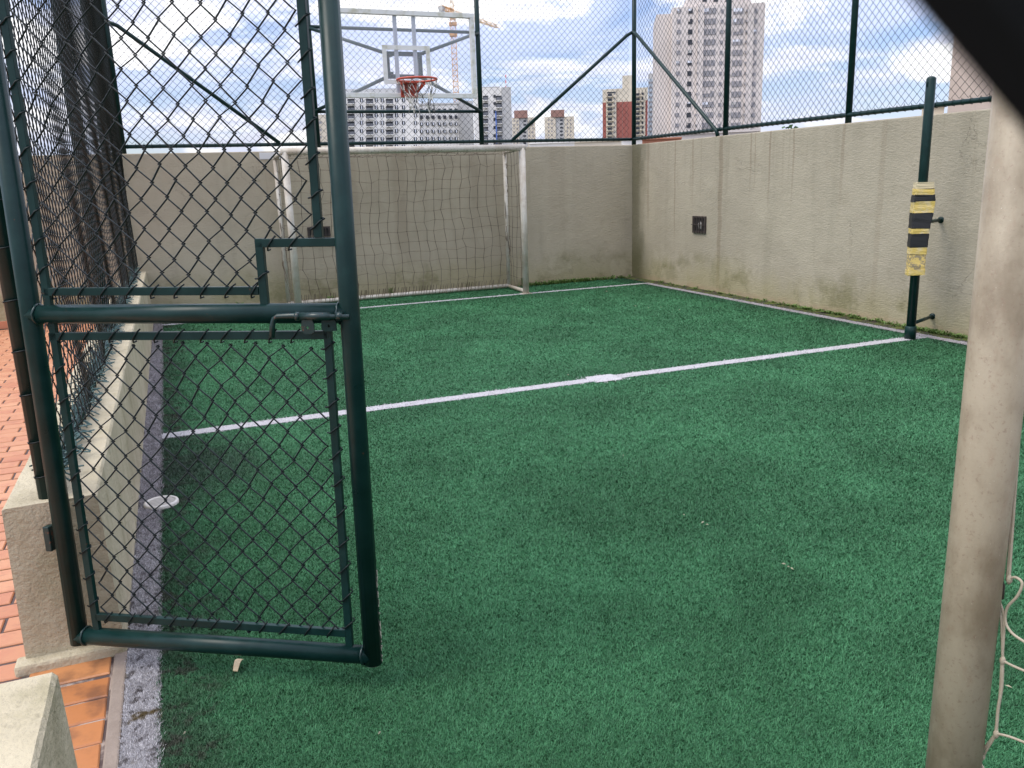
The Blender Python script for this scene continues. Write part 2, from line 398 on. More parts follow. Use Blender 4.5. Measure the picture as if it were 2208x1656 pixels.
M['rim'] = material('orange red rim paint', (.42, .055, .025), rough=.45)
M['tape_y'] = material('yellow tape', rough=.45, build=lambda t: {'Base Color': t.mix(t.step(t.noise(t.pos(), 16, 4, .6), .4, .65), (.64, .47, .12), (.62, .50, .26)), 'Normal': t.bump(t.noise(t.scale(t.pos(), (1, 1, 3)), 26, 3), .5, .012)})
M['tape_k'] = material('black tape', (.012, .012, .013), rough=.55)
M['tape_worn'] = material('worn yellow tape', rough=.6, build=lambda t: {'Base Color': t.mix(t.step(t.noise(t.pos(), 34, 4, .7), .47, .53), (.68, .50, .16), (.30, .24, .15))})
M['foam'] = material('beige foam', (.62, .52, .33), rough=.9)
M['iron'] = material('dark iron cage', (.045, .034, .028), rough=.7)
M['lamp_in'] = material('dark lamp box', (.03, .027, .024), rough=.8)
M['bulb'] = material('frosted glass bulb', (.26, .25, .23), rough=.3)
M['plate'] = material('white sign plate', (.62, .60, .58), rough=.5)
M['drain'] = material('off white plastic', (.62, .58, .52), rough=.5)
M['dark'] = material('drain shade', (.012, .011, .01), rough=.9)
M['wood'] = material('pale wood chip', rough=.8, build=lambda t: {'Base Color': t.mix(t.noise(t.scale(t.pos(), (1, 6, 1)), 60, 3), (.70, .58, .38), (.5, .36, .2))})
M['litter'] = material('dull dry leaf', (.36, .32, .22), rough=.8)
M['weed'] = material('weed leaf', rough=.6, build=lambda t: {'Base Color': t.mix(t.noise(t.pos(), 22, 3), (.055, .12, .022), (.15, .22, .045))})
M['leaf_tree'] = material('tree leaf', rough=.6, build=lambda t: {'Base Color': t.mix(t.noise(t.pos(), .9, 3), (.03, .075, .02), (.07, .12, .035))})
M['bark'] = material('bark', (.10, .07, .05), rough=.95)
def plain(name, c, c2=None, rough=.85, sc=.12, st=None):
    c2 = c2 or tuple(k*.88 for k in c)
    def f(t):
        p = t.pos()
        col = t.mix(t.step(t.noise(p, sc, 4), .35, .65), c, c2)
        col = t.mix(t.math('MULTIPLY', t.step(t.noise(t.scale(p, (1, 1, .08)), .7, 4, .65), .52, .7), .25), col, tuple(k*.62 for k in c))
        return {'Base Color': col}
    return material(name, rough=rough, build=f)
M['b_white'] = plain('white render', (.80, .77, .72)); M['b_grey'] = plain('grey render', (.52, .51, .49))
M['b_pink'] = plain('pinkish beige cladding', (.68, .61, .56)); M['b_pink2'] = plain('shaded beige cladding', (.57, .51, .47))  # b_pink2 is a darker copy with the tower side's shade in its colour
M['b_cream'] = plain('cream render', (.68, .60, .47)); M['b_red'] = plain('brick red cladding', (.34, .105, .08))
M['b_brown'] = plain('reddish brown render', (.34, .19, .15)); M['b_blue'] = plain('pale blue grey glazing', (.42, .48, .54), rough=.35)
M['b_tan'] = plain('tan render', (.50, .40, .33)); M['b_terr'] = plain('terracotta roof', (.42, .17, .10))
M['b_glass'] = material('dark window glass', (.03, .033, .042), rough=.35)
M['b_glass2'] = material('grey window glass', (.27, .26, .27), rough=.4)
M['b_dark'] = material('balcony shade panel', (.028, .028, .032), rough=.8)
M['b_rail'] = material('balcony rail', (.13, .135, .15), rough=.5)
M['b_shut'] = material('white shutter', (.75, .77, .82), rough=.6)
M['crane'] = material('yellow orange crane paint', (.62, .30, .08), rough=.6)
M['crane_pale'] = material('pale yellow crane paint', (.62, .40, .20), rough=.6)
M['red'] = material('bright red paint', (.65, .06, .03), rough=.6); M['bluepipe'] = material('blue chute', (.10, .18, .48), rough=.6)
M['city'] = material('city ground', rough=.95, build=lambda t: {'Base Color': t.mix(t.noise(t.pos(), .03, 5), (.16, .15, .14), (.09, .11, .08))})
M['worn'] = material('bare worn steel', (.48, .44, .36), rough=.5, metal=.3)

# ------------------------------------------------------------------ measured layout
XR, XW, YF, YC, YW, ZW = 6.619, 6.8576, 10.619, 5.634, 11.4711, 2.0
LWX0, LWX1, LWZ = -.415, -.116, .567
CITY = -9.0

# ------------------------------------------------------------------ ground and terrace
g = struct(MB().box(-2500, 2500, -2500, 2500, CITY-1, CITY).build('city_ground', M['city']))
pod = struct(MB().box(-7, 7.05, -6, 11.66, CITY, -.024).build('terrace', M['slab']))
tb = struct(MB().box(0, XW, .17, YW, -.02, 0).build('turf_ground', M['turf']))
thr = struct(MB().box(-.146, -.104, 1.80, 2.93, -.02, .008).build('concrete_edging', M['slab'], bevel=.006))

# paving: mortar bed and terracotta pavers (children of the paving)
pave = struct(MB().box(-4.2, LWX0, -2.2, YW, -.02, -.007).build('paving', M['mortar']))
pave2 = struct(MB().box(LWX0, -.146, 1.80, 2.93, -.02, -.005).build('threshold_paving', M['mortar_pale']))
def brick_mesh(L, Wd):
    c = .004; z0, z1 = -.018, 0.0
    m = MB(); b = 0
    xs = (-L/2, L/2); ys = (-Wd/2, Wd/2)
    m.v = [(xs[0],ys[0],z0),(xs[1],ys[0],z0),(xs[1],ys[1],z0),(xs[0],ys[1],z0),
           (xs[0],ys[0],z1-c),(xs[1],ys[0],z1-c),(xs[1],ys[1],z1-c),(xs[0],ys[1],z1-c),
           (xs[0]+c,ys[0]+c,z1),(xs[1]-c,ys[0]+c,z1),(xs[1]-c,ys[1]-c,z1),(xs[0]+c,ys[1]-c,z1)]
    m.f = [(0,1,5,4),(1,2,6,5),(2,3,7,6),(3,0,4,7),(4,5,9,8),(5,6,10,9),(6,7,11,10),(7,4,8,11),(8,9,10,11)]
    return m
bm = brick_mesh(.230, .104).mesh('brick'); bm.materials.append(M['brick'])
cells = []
row = 0; y = -2.1
while y < YW-.06:
    x = LWX0-.124 - (row % 2)*.12
    if row % 2: cells.append((LWX0-.066, y, .5))
    while x > -4.1:
        cells.append((x, y, 1.0)); x -= .24
    y += .12; row += 1
def vis(c):
    d = np.array([c[0], c[1], 0])-CAM; zc = d@_F
    if zc < .1: return -1
    px = 1104+FPX*(d@R2)/zc; py = 828-FPX*(d@U2)/zc
    return 1/zc**2 if -60 < px < 330 and py < 1720 else -1
cells.sort(key=vis, reverse=True)
bm_half = brick_mesh(.106, .104).mesh('brick'); bm_half.materials.append(M['brick'])
far_b = MB()
for i, c in enumerate(cells):
    if i < 290 and vis(c) > 0:
        o = bpy.data.objects.new('brick', bm if c[2] == 1 else bm_half); COL.objects.link(o); o.parent = pave
        o.location = (c[0]+random.uniform(-.003, .003), c[1]+random.uniform(-.003, .003), random.uniform(-.001, .0015))
        o.rotation_euler = (0, 0, random.uniform(-.012, .012))
    else:
        L = .232 if c[2] == 1 else .108
        s = brick_mesh(L, .104); b0 = len(far_b.v)
        dz = random.uniform(-.001, .0015)
        far_b.v += [(v[0]+c[0], v[1]+c[1], v[2]+dz) for v in s.v]; far_b.f += [tuple(k+b0 for k in f) for f in s.f]
o = far_b.build('brick_field', M['brick'], pave); stuff(o)
bm2 = brick_mesh(.246, .112).mesh('brick'); bm2.materials.append(M['brick_old'])
y = 2.93-.012-.075
for i in range(9):
    o = bpy.data.objects.new('brick', bm2); COL.objects.link(o); o.parent = pave2
    o.location = (-.279+random.uniform(-.003, .003), y-(0 if i == 0 else .02), random.uniform(-.001, .002)); o.rotation_euler = (0, 0, random.uniform(-.015, .02))
    if i == 0: o.scale = (1, 1.12, 1)
    y -= .122
sk = MB()
x = LWX0-.15
pave_sk = thing('terracotta_skirting', 'orange terracotta skirting tiles along the foot of the wall beyond the low wall', 'skirting', (-2.3, YW-.01, 0))
while x > -4.0:
    MB().box(x-.147, x+.147, YW-.016, YW-.001, .0, .095+random.uniform(-.003, .003)).build('tile', M['skirting'], pave_sk, bevel=.004); x -= .30

# ------------------------------------------------------------------ boundary walls
def wall_mesh(nu, nv, P):              # subdivided slab with faint unevenness on the front
    m = MB(); return m
w = MB().box(-5.5, XW+.15, YW, YW+.15, -.02, ZW).build('boundary_wall', M['wall_far'], bevel=.012)
tag(w, 'tall beige stucco wall behind the far goal', 'wall')
w = MB().box(XW, XW+.15, -.12, YW-.001, -.02, ZW+.002).build('boundary_wall', M['wall_right'], bevel=.012)
tag(w, 'tall beige stucco wall with brown drip stains on the right of the court', 'wall')
def low_wall(y0, y1, label, foot):
    m = MB(); n = max(2, int((y1-y0)/.12)); prof = lambda j: None
    ts = [(-.430, -.02), (-.413, .03), (-.403, LWZ-.007), (-.396, LWZ), (-.134, LWZ+.004), (-.126, LWZ-.006), (-.113, .03), (-.107, -.02)]
    for i in range(n+1):
        yy = y0+(y1-y0)*i/n
        for (x, z) in ts:
            end = i in (0, n)
            m.v.append((x+random.uniform(-.0012, .0012), yy, z+(random.uniform(-.0012, .0012) if z > .1 else 0)))
    k = len(ts)
    for i in range(n):
        for j in range(k-1): m.f.append((i*k+j, i*k+j+1, (i+1)*k+j+1, (i+1)*k+j)[::-1])
    m.f.append(tuple(range(k))[::-1]); m.f.append(tuple(n*k+j for j in range(k)))
    o = m.build('low_wall', M['low_wall'])
    tag(o, label, 'wall')
    return o
lw1 = low_wall(2.93, YW-.002, 'low cream rendered wall running along the left side under the wire fence', True)
MB().box(-.445, -.105, 2.885, 2.96, -.012, .035).build('plinth', M['low_wall'], lw1, bevel=.012)
low_wall(-.12, 1.80, 'short low cream wall end in the bottom left corner', False)
o = MB().box(-.10, 6.85, -.12, .165, -.02, LWZ).build('low_wall', M['low_wall'], bevel=.012)
tag(o, 'low cream wall under the near fence at the end of the court', 'wall')

# ------------------------------------------------------------------ turf fibres and painted lines
def region(x, y):
    """0 turf, 1 left line, 2 halfway, 3 far goal line, 4 right line, 5 centre spot"""
    j = rng.normal(0, .007, len(x))
    r = np.zeros(len(x), int)
    wv = .006*np.sin(x*7)+.004*np.sin(x*19+1)
    r[np.abs(y+j-YF) < .045] = 3
    r[np.abs(y+j+wv-YC) < .066] = 2
    r[(np.abs(y+j*2-YC+.012*np.sin(x*60)) < .115) & (np.abs(x+j*2-3.215+ (y-YC)*.6) < .125)] = 5
    r[(x+j > XR-.06) & (x+j < XR+.045) & (y < YF+.045)] = 4
    r[(x > XR+.045)] = 0
    r[(x+j > -.2) & (x+j < 0)] = 1
    return r
def scatter():
    pts = []
    ND, a0, a1 = 52000., math.radians(-16), math.radians(66)
    d0, d1 = 1.5, 13.2
    n = int((a1-a0)*ND*2.6**2*math.log(d1/d0))
    d = d0*np.exp(rng.random(n)*math.log(d1/d0)); a = a0+(a1-a0)*rng.random(n)
    x = CAM[0]+d*np.sin(a); y = d*np.cos(a)
    ok = (x > -.105) & (x < XW-.06) & (y > .2) & (y < YW-.12)
    x, y, d = x[ok], y[ok], d[ok]
    n = 90000                           # denser fibre on the worn line along the left wall
    ye = 1.5+7*rng.random(n)**2; xe = -.105+.105*rng.random(n)
    return np.concatenate([x, xe]), np.concatenate([y, ye]), np.concatenate([d, np.hypot(xe-CAM[0], ye)])
def blades(name, x, y, d, mat, hs=1.0, tint=(.68, 1.2)):
    n = len(x); sc = np.clip(d/2.6, .75, 4.0)
    wd = .0017*sc**.75*(0.7+.6*rng.random(n)); ln = .0125*sc**.35*(.6+.7*rng.random(n))*hs
    az = rng.random(n)*2*np.pi; far = np.clip((d-2.6)/3.5, 0, 1); lean = np.radians(22+20*far+(52-10*far)*rng.random(n))
    baz = az + np.pi/2 + rng.normal(0, .5, n)
    base = np.stack([x, y, np.zeros(n)], 1)
    wv = np.stack([np.cos(baz)*wd, np.sin(baz)*wd, np.zeros(n)], 1)
    tip = base + np.stack([np.cos(az)*np.sin(lean)*ln, np.sin(az)*np.sin(lean)*ln, np.cos(lean)*ln+.001], 1)
    V = np.stack([base-wv, base+wv, tip], 1).reshape(-1, 3)
    me = raw_mesh(name, V, np.arange(3*n).reshape(-1, 3), 3)
    at = me.attributes.new('tint', 'FLOAT', 'POINT')
    tv = tint[0]+(tint[1]-tint[0])*rng.random(n)
    tv = np.stack([tv*.7, tv*.7, tv*1.2], 1).ravel()  # roots darker, tips lighter: pile shade put into the tint
    at.data.foreach_set('value', tv.astype(np.float32))
    return link(name, me, mat)
bx, by, bd = scatter(); reg = region(bx, by)
sel = reg == 0; k = sel & (bx < XW-.08)
stuff(tag(blades('turf', bx[k], by[k], bd[k], M['blade']), 'short curly green artificial turf covering the court', 'turf'))
def line_obj(name, idx, mat, box, dirty=False):
    sheet = MB().box(*box, .001, .0045).build(name, mat); struct(sheet)
    at = sheet.data.attributes.new('tint', 'FLOAT', 'POINT'); at.data.foreach_set('value', [.42 if idx == 1 else .8]*len(sheet.data.vertices))
    s = reg == idx
    if s.any():
        o = blades(name+'_fibre', bx[s], by[s], bd[s], mat, .95, (.5, 1.25) if idx == 1 else (.75, 1.15)); o.parent = sheet; stuff(o)
    return sheet
line_obj('touchline', 1, M['line_dirty'], (-.103, -.006, .17, YW-.02))
line_obj('halfway_line', 2, M['line'], (.0, XR-.06, YC-.056, YC+.056))
line_obj('goal_line', 3, M['line'], (.0, XR-.06, YF-.038, YF+.038))
line_obj('touchline', 4, M['line_dirty'], (XR-.055, XR+.04, .17, YF+.04))
sp = MB(); ring = [(3.10, YC-.10), (3.33, YC-.105), (3.345, YC-.03), (3.335, YC+.10), (3.11, YC+.105), (3.09, YC+.02)]
b0 = 0; sp.v = [(a, b, .0055) for a, b in ring]; sp.f = [tuple(range(6))]
spo = struct(sp.build('centre_spot', M['line'])); at = spo.data.attributes.new('tint', 'FLOAT', 'POINT'); at.data.foreach_set('value', [.85]*6)
s = reg == 5; o = blades('centre_spot_fibre', bx[s], by[s], bd[s], M['line'], .9, (.75, 1.15)); o.parent = spo; stuff(o)
# loose dirt between turf and right / far wall
dirt = MB()
struct(MB().box(XR+.05, XW-.001, .17, YW-.001, .001, .006).build('dirt_strip', M['dirt']))

# ------------------------------------------------------------------ fences
HW = .046
def knots(P, eu, n, r, up):            # little twisted wire ends round a rail
    m = MB(); P, eu, up = np.array(P, float), np.array(eu, float), np.array(up, float); en = np.cross(eu, up)
    for i in range(n):
        c = P + eu*(i*2*HW)
        tw = random.uniform(-.25, .25)
        pts = [c + eu*(.012*math.cos(a)*tw) + (r+.004)*(math.cos(a)*up + math.sin(a)*en) + eu*.006*(a/6.3) for a in np.linspace(-.3, 5.9, 7)]
        pts.append(pts[-1]+up*random.uniform(.006, .02)+en*random.uniform(-.012, .012))
        m.tube(pts, .0032, 3, cap=False)
    return m
ZT = 4.7
# far fence
ff = thing('chain_link_fence', 'dark green wire fence on the far wall, behind the basketball hoop', 'fence', (3.3, YW+.07, ZW), None)
YFN = YW+.06
for x in (-.20, 2.155, 4.455): MB().tube([(x, YFN, ZW-.01), (x, YFN, ZT)], .034, 12).build('post', M['green_fence'], ff, True)
MB().tube([(-.20, YFN, ZW+.085), (XW+.03, YFN, ZW+.085)], .024, 10).build('rail', M['green_fence'], ff, True)
MB().tube([(-.20, YFN, ZT), (XW+.03, YFN, ZT)], .024, 10).build('rail', M['green_fence'], ff, True)
MB().tube([(-.19, YFN-.02, 3.50), (-.08, YFN-.02, 3.46), (1.66, YFN-.02, ZW+.10)], .025, 10).build('brace', M['green_fence'], ff, True)
MB().tube([(XW+.02, YFN-.02, 3.60), (XW-.06, YFN-.02, 3.56), (4.92, YFN-.02, ZW+.10)], .025, 10).build('brace', M['green_fence'], ff, True)
wf = lambda P: P + np.stack([.006*np.sin(P[:,1]*3+P[:,0]*2), .006*np.sin(P[:,0]*4.1+P[:,1]*1.3), .012*np.sin(P[:,0]*2.2)*np.sin(P[:,1]*2.0)], 1)
V1 = chain_mesh((0, YFN+.03, 0), (1, 0, 0), (0, 0, 1), -.2, XW+.02, lambda u: ZW+.075, lambda u: ZT+.02, HW, HW, .0026, 3, False, wf)
kn = quads(knots((-.15, YFN, ZW+.085), (1, 0, 0), 75, .024, (0, 0, 1)))
link('wire_mesh', join_raw('wire_mesh', [V1, kn]), M['wire_far'], ff)
# right fence
XFN = XW+.05
rf = thing('chain_link_fence', 'dark green wire fence standing on the stained right wall', 'fence', (XFN, 5.6, ZW))
for y in (YW+.03, 9.21, 7.10, 5.0, 2.9, .8): MB().tube([(XFN, y, ZW-.01), (XFN, y, ZT)], .034, 12).build('post', M['green_fence'], rf, True)
MB().tube([(XFN-.01, 0.0, ZW+.085), (XFN-.01, YW+.03, ZW+.085)], .024, 10).build('rail', M['green_fence'], rf, True)
MB().tube([(XFN, 0.0, ZT), (XFN, YW+.03, ZT)], .024, 10).build('rail', M['green_fence'], rf, True)
MB().tube([(XFN-.03, YW, 3.60), (XFN-.03, YW-.09, 3.55), (XFN-.03, 9.36, ZW+.07), (XFN-.03, 9.33, ZW+.005)], .026, 10).build('brace', M['green_fence'], rf, True)
V1 = chain_mesh((XFN+.03, 0, 0), (0, 1, 0), (0, 0, 1), .0, YW+.02, lambda u: ZW+.075, lambda u: ZT+.02, HW, HW, .0026, 3, False, wf)
kn = quads(knots((XFN-.01, .1, ZW+.085), (0, 1, 0), 122, .024, (0, 0, 1)))
link('wire_mesh', join_raw('wire_mesh', [V1, kn]), M['wire_far'], rf)
# left fence on the low wall
XLF = -.275
lf = thing('chain_link_fence', 'sagging dark green wire fence on the low left wall, seen edge on', 'fence', (XLF, 7, LWZ))
for i, y in enumerate((2.99, 6.25, 9.2, 11.36)):
    MB().tube([(XLF, y, LWZ-.01), (XLF, y, ZT)], .03 if i == 0 else .04, 12).build('post', M['green_fence'], lf, True)
MB().tube([(XLF+.02, 2.99, LWZ+.055), (XLF+.02, YW, LWZ+.055)], .024, 10).build('rail', M['green_fence'], lf, True)
MB().tube([(XLF+.02, 2.99, ZT), (XLF+.02, YW, ZT)], .024, 10).build('rail', M['green_fence'], lf, True)
def wl(P):
    u, v = P[:, 0], P[:, 1]
    b = .010*np.sin(u*1.9+.6*v)*np.sin(v*1.4+.5) + .012*np.sin(u*5+v*3)*np.clip((2.4-v)/1.5, 0, 1)
    return P + np.stack([.008*np.sin(v*3.3+u), .03*np.sin(u*2.3+v*.7)*np.clip((2.5-v), 0, 1), b], 1)
V1 = chain_mesh((XLF+.055, 0, 0), (0, 1, 0), (0, 0, 1), 3.02, 11.42, lambda u: LWZ+.05, lambda u: ZT+.02, HW, HW*1.08, .0029, 3, True, wl)
ties = MB()
for i, y in enumerate((2.99, 6.25, 9.2, 11.36)):
    z = LWZ+.06
    while z < 3.2:
        rr = (.03 if i == 0 else .04)+.003
        ties.tube([(XLF+rr*math.cos(a), y+rr*math.sin(a), z+.004*a) for a in np.linspace(0, 6.0, 9)] + [(XLF+.055, y+.03, z+.03)], .0028, 3, cap=False)
        z += random.uniform(.10, .17)
V2 = quads(ties)
link('wire_mesh', join_raw('wire_mesh', [V1, V2]), M['wire'], lf)
fr = MB()                              # frayed twisted ends hanging round the bottom rail
for i in range(1100):
    y = random.uniform(3.05, 11.3); a = random.uniform(0, 6.28); r0 = .022
    c = np.array([XLF+.02+r0*math.cos(a), y, LWZ+.055+r0*math.sin(a)])
    dr = np.array([math.cos(a)*.9+.3, random.uniform(-.8, .8), math.sin(a)*.8-.1]); dr /= np.linalg.norm(dr)
    L = random.uniform(.025, .075)
    mid = c+dr*L*.5+np.array([0, random.uniform(-.012, .012), random.uniform(-.01, .01)])
    fr.tube([c, mid, c+dr*L], .0034, 3, cap=False)
y = 3.02
hel = []
while y < 11.3:
    a = y*95; hel.append((XLF+.02+.029*math.cos(a), y, LWZ+.055+.029*math.sin(a))); y += .0165
fr.tube(hel, .004, 3, cap=False)
stuff(fr.build('frayed_wire_ends', M['wire_tatty'], lf))
# near fence (the photograph is taken through one of its meshes)
YN = .0205
pa, pb = hit_y(1984, 0, YN), hit_y(2220, 300, YN)
slope = abs((pb[2]-pa[2])/(pb[0]-pa[0])); hvn = HW*slope; rn = .0024
nrm = np.array([slope, 1.0]); nrm /= np.linalg.norm(nrm)
tgt = np.array([pa[0], pa[2]]) + nrm*rn*1.02
ctr = np.array([.2131, 1.5231])
# knuckle lattice: u/HW + v/HV = 2m on the falling wires, u/HW - v/HV = 2n on the rising ones
s1 = tgt[0]/HW + tgt[1]/hvn; s2 = ctr[0]/HW - ctr[1]/hvn - 1.0
phu, phv = (s1+s2)/2*HW, (s1-s2)/2*hvn
nf = thing('chain_link_fence', 'dark blurred fence wire right in front of the lens, top right corner', 'fence', (1.0, YN, LWZ))
for x in (XLF, 2.6): MB().tube([(x, YN+.0, LWZ-.01), (x, YN, ZT)], .03, 12).build('post', M['green_fence'], nf, True)
MB().tube([(XLF, YN, LWZ+.05), (2.6, YN, LWZ+.05)], .022, 10).build('rail', M['green_fence'], nf, True)
V1 = chain_mesh((0, YN, 0), (1, 0, 0), (0, 0, 1), XLF+.03, 2.57, lambda u: LWZ+.06, lambda u: 2.6, HW, hvn, rn/1.05, 6, False, None, (phu, phv))
link('wire_mesh', raw_mesh('wire_mesh', *V1, 4), M['wire_near'], nf, True)

# ------------------------------------------------------------------ gate
GO = np.array([-.2371, 2.8633, .115]); GU = np.array([.8515295, -.52429822, -.00298]); GV = np.array([.01539, .01932, .99969])
GV = GV/np.linalg.norm(GV); GN = np.cross(GU, GV); GN /= np.linalg.norm(GN)       # GN points away from or to the camera
if GN @ (CAM-GO) < 0: GN = -GN
GW, GM, GH, GR = 1.0184, 1.0712, 2.16, .029
def gp(u, v, n=0.0): return GO + u*GU + v*GV + n*GN
gate = thing('gate', 'open dark green tubular gate with wire mesh panels and a sliding bolt', 'gate', tuple(GO))
def gt(name, pts, r, mat='green', n=14, smooth=True): return MB().tube([gp(*p) for p in pts], r, n).build(name, M[mat], gate, smooth)
gt('stile', [(0, -GR*.9), (0, GH)], GR)
st = gt('stile', [(GW, -GR*.9), (GW, GH)], GR)
gt('bottom_rail', [(0, 0), (GW, 0)], GR*.995); gt('middle_rail', [(0, GM), (GW, GM)], GR); gt('top_rail', [(0, GH), (GW, GH)], GR*.995)
for (u, v, ax) in ((GR, 0, 0), (GW-GR, 0, 0), (GR, GM, 0), (GW-GR, GM, 0)):      # weld beads where the rails meet the stiles
    MB().tube([gp(u+random.uniform(-.002, .002), v+(GR+.001)*math.cos(a), (GR+.001)*math.sin(a)) for a in np.linspace(0, 2*math.pi, 19)], [random.uniform(.0028, .0048) for _ in range(19)], 6, cap=False).build('weld_bead', M['green_rust'], gate, True)
wr = MB()                               # paint worn off the free edge
for k in range(26):
    v = random.uniform(-.02, .30); L = random.uniform(.004, .02); a = random.uniform(-.25, .1)
    c = GR*1.02; cu, cn = c*math.cos(a), c*math.sin(a)
    wr.bar(gp(GW+cu, v, cn), gp(GW+cu, v+L, cn), random.uniform(.002, .006), .0015, GN)
stuff(wr.build('worn_paint_edge', M['worn'], gate))
MB().tube([gp(GW, -GR*.93), gp(GW, -GR*.86)], GR*.97, 14).build('cut_tube_end', M['worn'], gate)
FB = .024; FT = .016; FN = .0
def gb(name, u0, v0, u1, v1, mat='green', w=FB): 
    side = GV if abs(u1-u0) > abs(v1-v0) else GU
    return MB().bar(gp(u0, v0, FN), gp(u1, v1, FN), w, FT, side).build(name, M[mat], gate, bevel=.0015)
gb('mesh_frame_bar', .066, GM+GR*.6, .058, GH-.06); gb('mesh_frame_bar', .066-.006, 1.139, .75, 1.137)
gb('mesh_frame_bar', .764, GM+GR*.5, .764, 1.285); gb('mesh_frame_bar', .752, 1.272, GW-GR*.6, 1.271); gb('mesh_frame_bar', .943, 1.284, .943, GH-.06)
gb('mesh_frame_bar', .05, GH-.06, .96, GH-.06)
gb('mesh_frame_bar', .055, 1.003, .95, 1.009); gb('mesh_frame_bar', .070, GM-GR*.6, .072, GR*.6, w=.023)
gb('mesh_frame_bar', .075, .073, .94, .071); gb('mesh_frame_bar', .949, GM-GR*.5, .945, GR*.5, w=.023)
def gwarp(P):
    u, v = P[:, 0], P[:, 1]
    return P + np.stack([.006*np.sin(v*9+u*5)+.004*np.sin(v*31+u*17), .006*np.sin(u*8+v*3)+.005*np.sin(u*27+v*13), .006*np.sin(u*6)*np.sin(v*5)], 1)
ghw, ghv = .0395, .0435
def wire_tie(m, u, v, horiz):
    w = FB*.5+.003; d = FT*.5+.0035; s = random.uniform(.7, 1.3)
    if horiz: pts = [(u+.014*s, v+w+.004, -d*.2), (u+.006, v+w*.6, d), (u-.008*s, v-w*.6, d), (u-.016*s, v-w-.006, 0), (u-.012*s, v-w-.004, -d)]
    else: pts = [(u-w-.008, v-.012*s, 0), (u-w*.6, v-.008, d), (u+w*.6, v+.008*s, d), (u+w+.005, v+.015*s, 0), (u+w*.7, v+.017*s, -d)]
    m.tube([gp(*p) for p in pts], .0026, 5, cap=False)
gnv = GN
def panel(lo, hi, u0, u1, ties, phase):
    V1 = chain_mesh(GO, GU, GV, u0, u1, lo, hi, ghw, ghv, .0027, 5, True, gwarp, phase)
    m = MB()
    for (kind, a, b, c) in ties:        # ('h', v, u0, u1) or ('v', u, v0, v1)
        p = b
        while p < c:
            if kind == 'h': wire_tie(m, p, a, True)
            else: wire_tie(m, a, p, False)
            p += (2*ghw if kind == 'h' else 2*ghv)*random.uniform(.85, 1.15)
    return link('wire_mesh', join_raw('wire_mesh', [V1, quads(m)]), M['wire'], gate, True)
panel(lambda u: 1.128 if u < .765 else 1.262, lambda u: GH-.05, .056, .955, [('h', 1.138, .10, .74), ('h', 1.272, .80, .93), ('v', .062, 1.2, 2.0), ('v', .943, 1.32, 2.0), ('v', .764, 1.18, 1.26)], (.013, .01))
panel(lambda u: .062, lambda u: 1.016, .066, .958, [('h', 1.006, .10, .92), ('h', .072, .12, .92), ('v', .071, .12, .98), ('v', .947, .10, .98)], (.02, .02))
# bolt
lat = MB()
rodn = GR+.010
rod = MB().tube([gp(.797, 1.008, rodn+.004), gp(.801, 1.045, rodn+.002), gp(.806, 1.060, rodn), gp(.818, 1.068, rodn), gp(.86, 1.069, rodn), gp(1.030, 1.066, rodn)], .0082, 10).build('bolt', M['green_rust'], gate, True)
for (u, w, mt) in ((.878, .012, 'green_rust'), (1.003, .016, 'green_rust')):
    c = [gp(u, 1.068+.0115*math.cos(a), rodn+.0115*math.sin(a)) for a in np.linspace(0, 2*math.pi, 12)]
    MB().tube([gp(u-w/2, 1.068, rodn), gp(u+w/2, 1.068, rodn)], .0125, 12).build('bolt_keeper', M[mt], gate, True)
MB().tube([gp(.886, 1.068, rodn), gp(.976, 1.067, rodn)], .0112, 12).build('bolt_sleeve', M['green_rust'], gate, True)
def lug(u0, u1, v0, v1, n):
    # plate with a padlock hole
    N = 12; cu, cv, r = u0+.48*(u1-u0), v0+.42*(v1-v0), .0042; m = MB()
    outer = []
    for k in range(N):
        a = 2*math.pi*k/N; dx, dy = math.cos(a), math.sin(a)
        t = min(((u1-cu) if dx > 0 else (cu-u0))/max(abs(dx), 1e-6), ((v1-cv) if dy > 0 else (cv-v0))/max(abs(dy), 1e-6)); outer.append((cu+dx*t, cv+dy*t))
    for (o_, off) in ((0, n), (1, n-.004)):
        m.v += [tuple(gp(a, b, off)) for a, b in outer]; m.v += [tuple(gp(cu+r*math.cos(2*math.pi*k/N), cv+r*math.sin(2*math.pi*k/N), off)) for k in range(N)]
    for k in range(N):
        k2 = (k+1) % N
        m.f += [(k, k2, N+k2, N+k), (2*N+k, 3*N+k, 3*N+k2, 2*N+k2), (k, 2*N+k, 2*N+k2, k2), (N+k, N+k2, 3*N+k2, 3*N+k)]
    return m
o = lug(.888, .926, 1.018, 1.060, rodn+.004).build('bolt_lug', M['green_rust'], gate)
o = lug(.944, .988, 1.024, 1.060, rodn-.006).build('bolt_lug', M['green'], gate)
MB().bar(gp(-.052, .30, -.0), gp(-.052, .385, -.0), .022, .03, GU).build('hinge', M['green_rust'], gate, bevel=.003)
MB().bar(gp(-.052, 1.55, -.0), gp(-.052, 1.635, -.0), .022, .03, GU).build('hinge', M['green_rust'], gate, bevel=.003)

